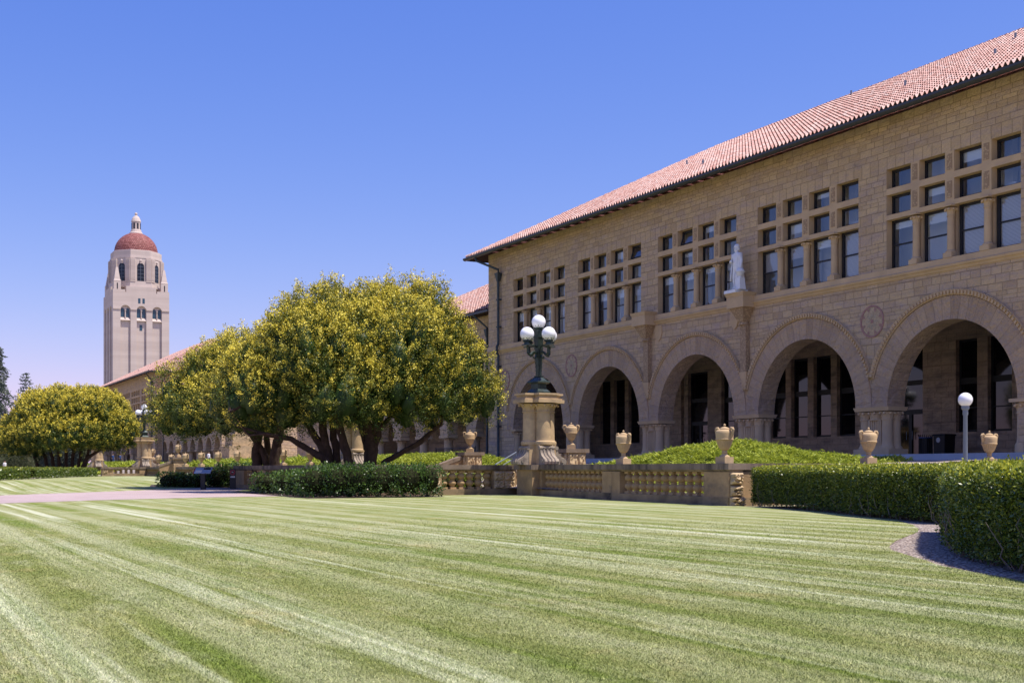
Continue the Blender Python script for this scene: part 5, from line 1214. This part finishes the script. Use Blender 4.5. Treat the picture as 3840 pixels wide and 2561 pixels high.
# ------------------------------------------------------------------ hedges and shrubs
def hedge(name, path, thick, h, label, mat='hedge', group='clipped hedges', dens=900, ls=0.06, z0=0.0, rag=0.035, tipf=0.75, side=1, twigs=0, ltop=1.6, front_only=False):
    """box hedge: path is the lawn-side base line, body lies to its left (side=1) or right"""
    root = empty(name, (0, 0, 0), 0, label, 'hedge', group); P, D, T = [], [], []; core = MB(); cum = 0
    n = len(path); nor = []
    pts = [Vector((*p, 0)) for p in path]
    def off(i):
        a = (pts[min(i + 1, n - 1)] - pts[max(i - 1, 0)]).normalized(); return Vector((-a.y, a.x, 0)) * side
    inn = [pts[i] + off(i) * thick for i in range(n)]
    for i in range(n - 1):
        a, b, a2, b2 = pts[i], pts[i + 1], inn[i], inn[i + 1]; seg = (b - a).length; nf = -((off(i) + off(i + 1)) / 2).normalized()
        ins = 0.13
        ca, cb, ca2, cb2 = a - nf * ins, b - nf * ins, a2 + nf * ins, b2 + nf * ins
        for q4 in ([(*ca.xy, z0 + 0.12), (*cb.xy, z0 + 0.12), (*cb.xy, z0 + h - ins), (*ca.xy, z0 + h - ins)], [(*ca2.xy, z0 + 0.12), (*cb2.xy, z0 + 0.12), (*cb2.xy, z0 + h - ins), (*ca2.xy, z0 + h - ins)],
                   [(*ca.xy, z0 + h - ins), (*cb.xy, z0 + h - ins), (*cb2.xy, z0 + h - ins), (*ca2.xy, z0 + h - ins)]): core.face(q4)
        def add(m, fn, nrm):
            uu = RNG.uniform(0, 1, m); vv = RNG.uniform(0, 1, m); pos = np.array([fn(x, y) for x, y in zip(uu, vv)]).reshape(-1, 3)
            pos += np.array(nrm) * (RNG.normal(size=(m, 1)) * rag - 0.03) + RNG.normal(size=(m, 3)) * 0.015
            P.append(pos); D.append(np.array(nrm) * 0.8 + RNG.normal(size=(m, 3)) * 0.75 + np.array([0, 0, 0.25]))
        rnd_ = 0.10
        mF = int(seg * h * dens)
        def ff(x, y): 
            p = a.lerp(b, x); zz = (0.05 + 0.95 * (y ** 0.85)) * h; k = max(0, zz - (h - 0.14)) ; return (p.x - nf.x * k * 0.6, p.y - nf.y * k * 0.6, z0 + zz)
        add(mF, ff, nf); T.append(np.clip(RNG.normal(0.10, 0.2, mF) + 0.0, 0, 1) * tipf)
        mT = int(seg * thick * dens * ltop)
        def ft(x, y):
            p = a.lerp(b, x).lerp(a2.lerp(b2, x), y); e = min(y, 1 - y) * thick; return (p.x, p.y, z0 + h - 0.08 * max(0, 1 - e / 0.22))
        add(mT, ft, (0, 0, 1)); T.append(np.clip(RNG.normal(0.85, 0.25, mT), 0, 1) * tipf)  # top leaves take mostly the bright tip colour, sunlight from above painted in
        if not front_only:
            mB = int(seg * h * dens * 0.3)
            def fb(x, y): p = a2.lerp(b2, x); return (p.x, p.y, z0 + (0.05 + 0.95 * y) * h)
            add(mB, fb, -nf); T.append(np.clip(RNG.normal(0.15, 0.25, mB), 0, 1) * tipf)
    for (e, e2, dirv) in ((pts[0], inn[0], (pts[0] - pts[1]).normalized()), (pts[-1], inn[-1], (pts[-1] - pts[-2]).normalized())):
        m = int(thick * h * dens)
        def fe(x, y): p = e.lerp(e2, x); return (p.x, p.y, z0 + (0.05 + 0.95 * y) * h - 0.0)
        uu = RNG.uniform(0, 1, m); vv = RNG.uniform(0, 1, m); pos = np.array([fe(x, y) for x, y in zip(uu, vv)]).reshape(-1, 3) + np.array(dirv) * (RNG.normal(size=(m, 1)) * rag - 0.03)
        P.append(pos); D.append(np.array(dirv) * 0.8 + RNG.normal(size=(m, 3)) * 0.75 + np.array([0, 0, 0.25])); T.append(np.clip(RNG.normal(0.2, 0.25, m), 0, 1) * tipf)
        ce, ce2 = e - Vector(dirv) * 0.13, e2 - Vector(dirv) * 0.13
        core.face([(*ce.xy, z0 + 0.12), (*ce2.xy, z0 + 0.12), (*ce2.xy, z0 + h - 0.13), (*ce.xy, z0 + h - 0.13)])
    P = np.concatenate(P); D = np.concatenate(D); T = np.concatenate(T); m = len(P); L = RNG.uniform(0.6, 1.4, m) * ls
    leaves(P, D, L, L * RNG.uniform(0.45, 0.7, m), T, RNG.uniform(0, 1, m), 'foliage', M[mat], root)
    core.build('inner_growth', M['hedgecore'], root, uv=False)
    for i in range(n - 1):
        seg = (pts[i + 1] - pts[i]).length
        for k in range(int(seg * twigs)):
            p = pts[i].lerp(pts[i + 1], random.random()) + off(i) * random.uniform(0.02, 0.25); q0 = Vector((p.x, p.y, z0)); pp_ = [q0]
            for s_ in range(4): pp_.append(pp_[-1] + Vector((random.uniform(-0.1, 0.1), random.uniform(-0.1, 0.1), random.uniform(0.08, 0.2))))
            MB().tube(pp_, [0.014, 0.011, 0.009, 0.007, 0.004], 4).build('stem', M['twig'], root, uv=False)
    return root
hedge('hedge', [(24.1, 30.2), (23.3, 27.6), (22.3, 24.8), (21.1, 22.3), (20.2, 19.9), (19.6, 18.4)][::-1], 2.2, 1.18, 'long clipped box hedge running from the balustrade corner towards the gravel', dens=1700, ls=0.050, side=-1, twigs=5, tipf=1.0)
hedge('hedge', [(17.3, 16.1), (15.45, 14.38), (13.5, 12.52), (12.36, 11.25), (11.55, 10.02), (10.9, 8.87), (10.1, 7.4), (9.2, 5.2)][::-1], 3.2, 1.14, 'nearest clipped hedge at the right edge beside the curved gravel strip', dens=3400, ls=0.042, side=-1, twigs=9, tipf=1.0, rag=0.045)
hedge('hedge', [at(365, 120).xy, at(245, 104).xy, at(131, 91).xy], 1.2, 0.75, 'distant clipped hedge under the far golden tree, right of the gap', dens=240, ls=0.12, side=-1, z0=0.39, tipf=0.6)
hedge('hedge', [at(110, 88.5).xy, at(28, 81).xy, at(-70, 74).xy], 1.2, 0.78, 'distant clipped hedge at the left edge, left of the gap', dens=240, ls=0.12, side=-1, z0=0.37, tipf=0.6)
def shrubs(name, blobs, label, n, ls, mat='shrub', tipm=0.25, cat='shrub', group=None):
    root = empty(name, (blobs[0][0][0], blobs[0][0][1], 0), 0, label, cat, group); o = np.array([blobs[0][0][0], blobs[0][0][1], 0]); P, D, T = [], [], []; core = MB()
    for c, r in blobs:
        m = int(n * r[0] * r[2]); d_ = unit(RNG.normal(size=(m, 3))); k = 1 + 0.10 * np.sin(d_[:, :1] * 9 + c[0]) * np.cos(d_[:, 1:2] * 8); bx = np.sign(d_) * np.abs(d_) ** 0.62
        P.append(np.array(c) + bx * np.array(r) * k * RNG.uniform(0.8, 1.05, (m, 1)) - o); D.append(d_ * 0.8 + RNG.normal(size=(m, 3)) * 0.7 + [0, 0, 0.4]); T.append(np.clip(RNG.normal(tipm, 0.25, m) + 0.25 * d_[:, 2], 0, 1))
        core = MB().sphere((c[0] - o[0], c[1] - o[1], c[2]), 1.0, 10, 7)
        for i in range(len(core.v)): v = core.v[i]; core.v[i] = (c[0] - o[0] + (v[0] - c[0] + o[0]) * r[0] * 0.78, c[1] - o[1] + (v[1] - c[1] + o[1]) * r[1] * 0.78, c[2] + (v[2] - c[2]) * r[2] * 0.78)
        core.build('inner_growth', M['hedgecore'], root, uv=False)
    P = np.concatenate(P); D = np.concatenate(D); T = np.concatenate(T); k = P[:, 2] > 0.03; P, D, T = P[k], D[k], T[k]; m = len(P); L = RNG.uniform(0.6, 1.4, m) * ls
    leaves(P, D, L, L * RNG.uniform(0.45, 0.7, m), T, RNG.uniform(0, 1, m), 'foliage', M[mat], root)
    for c, r in blobs:
        for k in range(5):
            a = random.uniform(0, 6.28); MB().tube([(c[0] - o[0] + 0.06 * math.cos(a), c[1] - o[1] + 0.06 * math.sin(a), 0), (c[0] - o[0] + 0.3 * r[0] * math.cos(a), c[1] - o[1] + 0.3 * r[1] * math.sin(a), 0.3), (c[0] - o[0] + 0.75 * r[0] * math.cos(a), c[1] - o[1] + 0.75 * r[1] * math.sin(a), 0.65)], [0.03, 0.022, 0.012], 5).build('stem', M['twig'], root, uv=False)
    return root
def P3(px, d_, z): p = at(px, d_); return (p.x, p.y, z)
shrubs('shrub', [(P3(1420, 49.5, 0.68), (0.85, 0.9, 0.66)), (P3(1520, 49.6, 0.70), (0.8, 0.9, 0.64)), (P3(1600, 50.2, 0.70), (0.6, 0.85, 0.64))], 'squared dark green hedge shrub against the left end of the balustrade', 3600, 0.085, tipm=0.3, group='shrubs under the golden trees')
shrubs('shrub', [(P3(1180, 49.2, 0.62), (0.8, 0.8, 0.6)), (P3(1270, 49.2, 0.66), (0.8, 0.8, 0.62)), (P3(1340, 49.4, 0.70), (0.75, 0.8, 0.64)), (P3(1260, 52.5, 0.72), (0.9, 0.9, 0.66))], 'dark bushy shrub in the middle of the bed under the golden trees', 3200, 0.09, tipm=0.2, group='shrubs under the golden trees')
shrubs('shrub', [(P3(1000, 56.5, 0.50), (0.7, 0.8, 0.46)), (P3(1085, 53.5, 0.56), (0.75, 0.9, 0.52)), (P3(1130, 51.0, 0.55), (0.6, 0.7, 0.52))], 'loose leafy shrub at the left end of the bed beside the path', 3000, 0.10, tipm=0.35, group='shrubs under the golden trees')
shrubs('shrub', [(P3(640, 69.5, 0.45), (0.8, 0.8, 0.5)), (P3(700, 69.6, 0.42), (0.8, 0.8, 0.46)), (P3(740, 69.5, 0.42), (0.6, 0.8, 0.46))], 'dark low shrub left of the information board', 2400, 0.11, tipm=0.12)
shrubs('shrub', [(P3(808, 70.2, 0.6), (0.8, 0.8, 0.6)), (P3(855, 70.5, 0.75), (0.75, 0.8, 0.72)), (P3(905, 72.5, 0.8), (0.7, 0.7, 0.7))], 'taller dark shrub between the information board and the wall end', 2400, 0.11, tipm=0.16)

# juniper beds
def juniper_bed(name, x0, x1, y0, y1, hf, n, label, L=0.21):
    hf0 = hf; hf = lambda x, y: hf0(x, y) if x > (23.75 + (y - 30.5) * 0.121 if y < 60 else 24.9) + 0.45 else -3.0
    root = empty(name, ((x0 + x1) / 2, (y0 + y1) / 2, 0), 0, label, 'ground cover'); ox, oy = (x0 + x1) / 2, (y0 + y1) / 2
    nx, ny = max(4, int((x1 - x0) / 0.6)), max(4, int((y1 - y0) / 0.6)); mb = MB()
    for i in range(nx):
        for j in range(ny):
            c = [(x0 + (x1 - x0) * a / nx, y0 + (y1 - y0) * b / ny) for a, b in ((i, j), (i + 1, j), (i + 1, j + 1), (i, j + 1))]
            mb.face([(x - ox, y - oy, hf(x, y) - 0.10) for x, y in c])
    mb.build('mat', M['hedgecore'], root, uv=False)
    X = RNG.uniform(x0, x1, n); Y = RNG.uniform(y0, y1, n); Z = np.array([hf(a, b) for a, b in zip(X, Y)]); k = Z > np.array([tz(a, b) for a, b in zip(X, Y)]) - 0.2
    X, Y, Z = X[k], Y[k], Z[k]; n = len(X); az = RNG.uniform(0, 2 * np.pi, n); D = np.stack([np.cos(az), np.sin(az), RNG.uniform(0.05, 0.7, n)], 1)
    per = 7; D = np.repeat(D, per, 0) + RNG.normal(size=(n * per, 3)) * 0.22; P = np.repeat(np.stack([X - ox, Y - oy, Z - 0.08], 1), per, 0) + RNG.normal(size=(n * per, 3)) * 0.05
    ll = RNG.uniform(0.5, 1.2, n * per) * L; pat = np.repeat(RNG.uniform(0, 1, n), per)
    leaves(P, D, ll, ll * 0.2, np.clip(RNG.normal(0.45, 0.3, n * per), 0, 1), np.clip(pat * 0.6 + RNG.uniform(0, 0.4, n * per), 0, 1), 'foliage', M['juniper'], root)
    return root
def bell(t): return math.exp(-t * t * 2.2)
nz_ = lambda x, y: 0.07 * math.sin(x * 2.3 + 1.1 * math.sin(y * 1.7)) * math.cos(y * 1.9) + 0.05 * math.sin(x * 5 + y * 3.7)
juniper_bed('juniper_mound', 25.0, 36.5, 32.8, 48.8, lambda x, y: tz(x, y) + 0.03 + 0.93 * bell(math.hypot((x - 31.2) / 4.9, (y - 40.4) / 6.3)) + nz_(x, y) - 0.45 * smooth((36.5 - y) / 2.5) * smooth((x - 26) / 2) - 0.25 * smooth((y - 46.5) / 2), 34000, 'bright green juniper mound behind the balustrade in front of the right arches')
juniper_bed('juniper_bed', 25.0, 36.0, 62.8, 92, lambda x, y: tz(x, y) + 0.05 + 0.72 * bell((x - 31.0) / 4.6) * smooth((y - 62.5) / 3) * (1 - 0.5 * smooth((y - 80) / 10)) + nz_(x, y), 30000, 'bright green juniper bed behind the big golden tree left of the stair urn')
juniper_bed('juniper_bed', 25.4, 35.0, 92, 127, lambda x, y: tz(x, y) + 0.05 + 0.5 * bell((x - 31.0) / 4.0) + nz_(x, y), 9000, 'distant juniper bed behind the long row of urns', 0.6)
juniper_bed('juniper_bed', 25.4, 35.0, 160, 200, lambda x, y: tz(x, y) + 0.05 + 0.4 * bell((x - 31.0) / 4.0) + nz_(x, y), 5000, 'farthest juniper bed in front of the far twin building', 0.8)

# ------------------------------------------------------------------ trees
def ell(px, py, d_, rx, rz, ry=None):
    p = at(px, d_, py); k = d_ / F
    return ((p.x, p.y, p.z), (rx * k, (ry or rx) * k, rz * k))
def golden_tree(ells, trunks, label, base, nl=150, tufts=30, per=64, leafL=0.088, lobe=1.12, gold=0.75, cut=2.2, bare=None):
    root = empty('golden_tree', (base[0], base[1], 0), 0, label, 'tree', 'golden evergreen trees'); o = np.array([base[0], base[1], 0.0])
    ells = [(c, (max(0.6, r_[0] - 0.55 * lobe), max(0.6, r_[1] - 0.55 * lobe), max(0.6, r_[2] - 0.8 * lobe))) for c, r_ in ells]
    P, D, L, Wd, T, Rn, C = crown(ells, nl, tufts, per, leafL, lobe, 0.95, gold, cut)
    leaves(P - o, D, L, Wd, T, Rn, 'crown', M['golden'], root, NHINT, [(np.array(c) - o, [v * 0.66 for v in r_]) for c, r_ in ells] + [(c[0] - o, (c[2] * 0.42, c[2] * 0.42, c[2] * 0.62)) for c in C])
    tr = MB()
    for pts, rad in trunks:
        pts = [Vector(p) - Vector(o) for p in pts]
        # resample with wiggle
        out = []; rr = []
        for i in range(len(pts) - 1):
            for s_ in range(4):
                t = s_ / 4; p = pts[i].lerp(pts[i + 1], t); out.append(p + Vector((random.uniform(-1, 1), random.uniform(-1, 1), 0)) * 0.05); rr.append((rad[i] + (rad[i + 1] - rad[i]) * t) * random.uniform(0.88, 1.12))
        out.append(pts[-1]); rr.append(rad[-1]); tr.tube(out, rr, 9)
    # limbs inside the crown
    top = [Vector(p[-1]) - Vector(o) for p, _ in trunks]
    for k in range(45):
        c = C[RNG.integers(len(C))]; e = Vector(c[0]) - Vector(o); s_ = min(top, key=lambda q_: (q_ - e).length); m_ = s_.lerp(e, 0.5) + Vector((random.uniform(-.3, .3), random.uniform(-.3, .3), random.uniform(-0.5, 0.1)))
        tr.tube([s_, m_, e], [0.09, 0.055, 0.02], 6)
    tr.build('trunk', M['bark'], root, uv=False, autosm=60)
    return root
def TP(px, py, d_): p = at(px, d_, py); return (p.x, p.y, p.z)
b = at(1010, 66)
golden_tree([ell(690, 1550, 67, 105, 135, 110), ell(655, 1570, 67.5, 75, 90, 90), ell(810, 1475, 67, 140, 160), ell(890, 1400, 67, 125, 130), ell(860, 1560, 66, 230, 120, 160), ell(950, 1500, 66, 150, 180)],
            [([TP(1010, 1775, 66), TP(985, 1690, 66), TP(940, 1620, 66), TP(900, 1560, 66)], [0.24, 0.2, 0.16, 0.12]), ([TP(965, 1775, 66), TP(960, 1690, 66), TP(975, 1620, 66), TP(970, 1540, 66)], [0.3, 0.27, 0.25, 0.2]),
             ([TP(1005, 1775, 67), TP(1003, 1690, 67), TP(1000, 1600, 67)], [0.22, 0.19, 0.16]), ([TP(1025, 1775, 65.5), TP(1035, 1690, 65.5), TP(1050, 1620, 65.5), TP(1070, 1560, 65)], [0.32, 0.27, 0.24, 0.18])],
            'left golden evergreen tree of the near clump, with dark multiple trunks above the low wall', (b.x, b.y), nl=150, gold=0.62)
b = at(1240, 60)
golden_tree([ell(1160, 1275, 61, 125, 120), ell(1050, 1385, 60, 140, 135), ell(930, 1420, 60, 110, 120), ell(1260, 1225, 61, 150, 130), ell(1180, 1380, 59, 210, 210), ell(1000, 1500, 59, 190, 150), ell(1290, 1500, 58.5, 200, 140), ell(870, 1530, 60, 90, 110)],
            [([TP(1225, 1790, 60), TP(1215, 1700, 60), TP(1180, 1630, 60), TP(1140, 1570, 60), TP(1100, 1500, 60)], [0.2, 0.19, 0.18, 0.15, 0.1]), ([TP(1240, 1790, 60), TP(1225, 1690, 60), TP(1215, 1620, 60), TP(1195, 1520, 60)], [0.22, 0.22, 0.2, 0.16]),
             ([TP(1270, 1790, 60.3), TP(1262, 1690, 60.3), TP(1245, 1600, 60.3), TP(1240, 1520, 60.3)], [0.22, 0.2, 0.18, 0.15]), ([TP(1325, 1790, 59.7), TP(1300, 1700, 59.7), TP(1275, 1620, 59.7), TP(1262, 1530, 59.7)], [0.24, 0.22, 0.2, 0.16]),
             ([TP(1235, 1730, 59.6), TP(1150, 1682, 59.4), TP(1090, 1645, 59), TP(1010, 1632, 58.6), TP(900, 1600, 58)], [0.17, 0.16, 0.14, 0.1, 0.05]), ([TP(1100, 1648, 59), TP(1000, 1625, 58.3), TP(930, 1632, 58), TP(885, 1570, 57.6), TP(862, 1545, 57.4)], [0.08, 0.06, 0.05, 0.035, 0.02]),
             ([TP(1230, 1720, 60.5), TP(1195, 1650, 60.6), TP(1165, 1600, 60.7)], [0.13, 0.12, 0.1])],
            'middle golden evergreen tree with many leaning dark stems', (b.x, b.y), nl=270, gold=0.88)
b = at(1400, 61)
golden_tree([ell(1450, 1220, 62, 150, 130), ell(1560, 1210, 62, 130, 125), ell(1610, 1300, 61.5, 140, 170), ell(1480, 1350, 60, 200, 200), ell(1700, 1430, 61.5, 130, 140), ell(1420, 1500, 58.8, 170, 130), ell(1610, 1500, 61, 180, 120), ell(1790, 1510, 61.5, 85, 90)],
            [([TP(1380, 1790, 61), TP(1385, 1690, 61), TP(1365, 1640, 61), TP(1345, 1560, 61)], [0.3, 0.26, 0.17, 0.1]), ([TP(1395, 1790, 60.8), TP(1392, 1690, 60.8), TP(1378, 1600, 60.8), TP(1370, 1500, 60.8)], [0.33, 0.31, 0.24, 0.18]),
             ([TP(1385, 1790, 61.2), TP(1388, 1700, 61.2), TP(1405, 1610, 61.2), TP(1420, 1510, 61.2)], [0.32, 0.31, 0.26, 0.2]), ([TP(1405, 1670, 61), TP(1430, 1600, 61), TP(1465, 1560, 61)], [0.16, 0.13, 0.1]),
             ([TP(1425, 1780, 61.6), TP(1440, 1735, 61.8), TP(1500, 1700, 62), TP(1580, 1655, 62), TP(1650, 1590, 62), TP(1680, 1530, 62)], [0.16, 0.15, 0.14, 0.13, 0.11, 0.07])],
            'right and tallest golden evergreen tree of the near clump, reaching towards the lamp', (b.x, b.y), nl=270, gold=0.84)
b = at(240, 132)
golden_tree([ell(250, 1570, 131, 190, 100, 150), ell(330, 1560, 131, 140, 85, 140), ell(160, 1620, 131, 130, 90, 130), ell(80, 1660, 130, 90, 75, 100), ell(420, 1630, 131, 100, 90, 110), ell(270, 1640, 129, 190, 70, 140)],
            [([TP(180 + i * 22, 1775, 132), TP(170 + i * 26, 1715, 132), TP(140 + i * 34, 1640, 132)], [0.22, 0.18, 0.12]) for i in range(7)] + [([TP(300, 1775, 131), TP(325, 1720, 131), TP(385, 1680, 131)], [0.25, 0.2, 0.12]), ([TP(150, 1775, 133), TP(128, 1710, 133)], [0.2, 0.15])],
            'distant dome shaped golden evergreen tree with many thin trunks behind the far hedges', (b.x, b.y), nl=300, tufts=28, per=36, leafL=0.14, lobe=1.0, gold=1.0, cut=2.6)

def conifer(px, d_, y_top, wpx, label, mat='conifer', n=60, droop=0.15, base_y=1757, dens=60, taper=1.0, gap=0.5):
    p = at(px, d_); H = EYE + (HY - y_top) / F * d_; w_ = wpx / F * d_ / 2
    root = empty('conifer', (p.x, p.y, 0), 0, label, 'tree', 'distant background trees'); tr = MB().tube([(0, 0, 0), (0, 0, H * 0.5), (0, 0, H)], [H * 0.016, H * 0.010, 0.03], 7)
    P, D = [], []
    for i in range(n):
        t = (i + 0.5) / n; z = H * (0.12 + 0.88 * t); L = w_ * (1 - t) ** taper * random.uniform(0.75, 1.1) + 0.4; a = i * 2.399
        for kk in range(3):
            a2 = a + kk * 2.094 + random.uniform(-.3, .3); dr = np.array([math.cos(a2), math.sin(a2), 0]); m = int(dens * (0.3 + L / (w_ + 0.01))); s_ = RNG.uniform(0.08, 1, m)
            q_ = dr * (s_ * L)[:, None] + np.stack([np.zeros(m), np.zeros(m), z + 0.28 * s_ * L * 0.6 - droop * L * s_ ** 2], 1); P.append(q_ + RNG.normal(size=(m, 3)) * np.array([0.22, 0.22, 0.12]) * (H / 30)); D.append(dr * 0.7 + RNG.normal(size=(m, 3)) * 0.6)
        if i % 2 == 0: tr.tube([(0, 0, z), (math.cos(a) * L * 0.9, math.sin(a) * L * 0.9, z + 0.1 * L)], [0.05 * H / 30, 0.02], 4)
    P = np.concatenate(P); D = np.concatenate(D); m = len(P); L = RNG.uniform(0.6, 1.3, m) * H * 0.02
    leaves(P, D, L, L * 0.4, RNG.uniform(0, 0.8, m), RNG.uniform(0, 1, m), 'crown', M[mat], root); tr.build('trunk', M['bark'], root, uv=False)
    return root
conifer(98, 330, 1398, 215, 'distant tall pointed conifer with open layered branches left of the tower', n=26, dens=70, droop=0.0, taper=0.8)
conifer(130, 350, 1480, 140, 'shorter distant conifer close behind the pointed one', n=24, dens=50)
conifer(-12, 300, 1300, 170, 'broad drooping conifer cut by the left edge of the picture', n=36, dens=130, droop=0.6, taper=0.6)
def broad(px, d_, y_top, wpx, label, mat='olive'):
    p = at(px, d_); H = EYE + (HY - y_top) / F * d_; w_ = wpx / F * d_ / 2
    root = empty('background_tree', (p.x, p.y, 0), 0, label, 'tree', 'distant background trees'); E = [((random.uniform(-.5, .5) * w_, random.uniform(-.5, .5) * w_, H * random.uniform(0.35, 0.72)), (w_ * 0.55, w_ * 0.55, H * 0.28)) for _ in range(6)]
    P, D, L, Wd, T, Rn, C = crown(E, 70, 40, 7, H * 0.035, w_ * 0.22, 0.3, 0.5); leaves(P, D, L, Wd, T, Rn, 'crown', M[mat], root); MB().tube([(0, 0, 0), (0, 0, H * 0.5)], [0.3, 0.15], 7).build('trunk', M['bark'], root, uv=False)
broad(40, 260, 1560, 150, 'dark rounded tree behind the left end of the far golden tree', 'conifer')
broad(-10, 200, 1600, 130, 'greyish bush tree at the left edge above the far hedge')
broad(60, 175, 1700, 110, 'low olive tree behind the far hedge at the left')

for i in range(9): broad(-60 + i * 46 + random.uniform(-12, 12), 250 + (i % 3) * 20, 1640 + random.uniform(-15, 40), 120, 'soft dark far tree in the belt behind the distant golden tree', 'olive' if i % 2 else 'conifer')
for o in sc.objects:
    if o.parent is None and 'label' in o and len(o['label'].split()) > 16: print('LONG', o['label'])

shrubs('shrub', [((21.9, 50.2, 0.55), (0.7, 0.5, 0.5)), ((23.1, 50.3, 0.5), (0.7, 0.5, 0.5)), ((24.2, 50.3, 0.55), (0.6, 0.5, 0.5))], 'fresh green planting seen through the gaps of the short baluster wall', 2200, 0.10, 'juniper', 0.3)
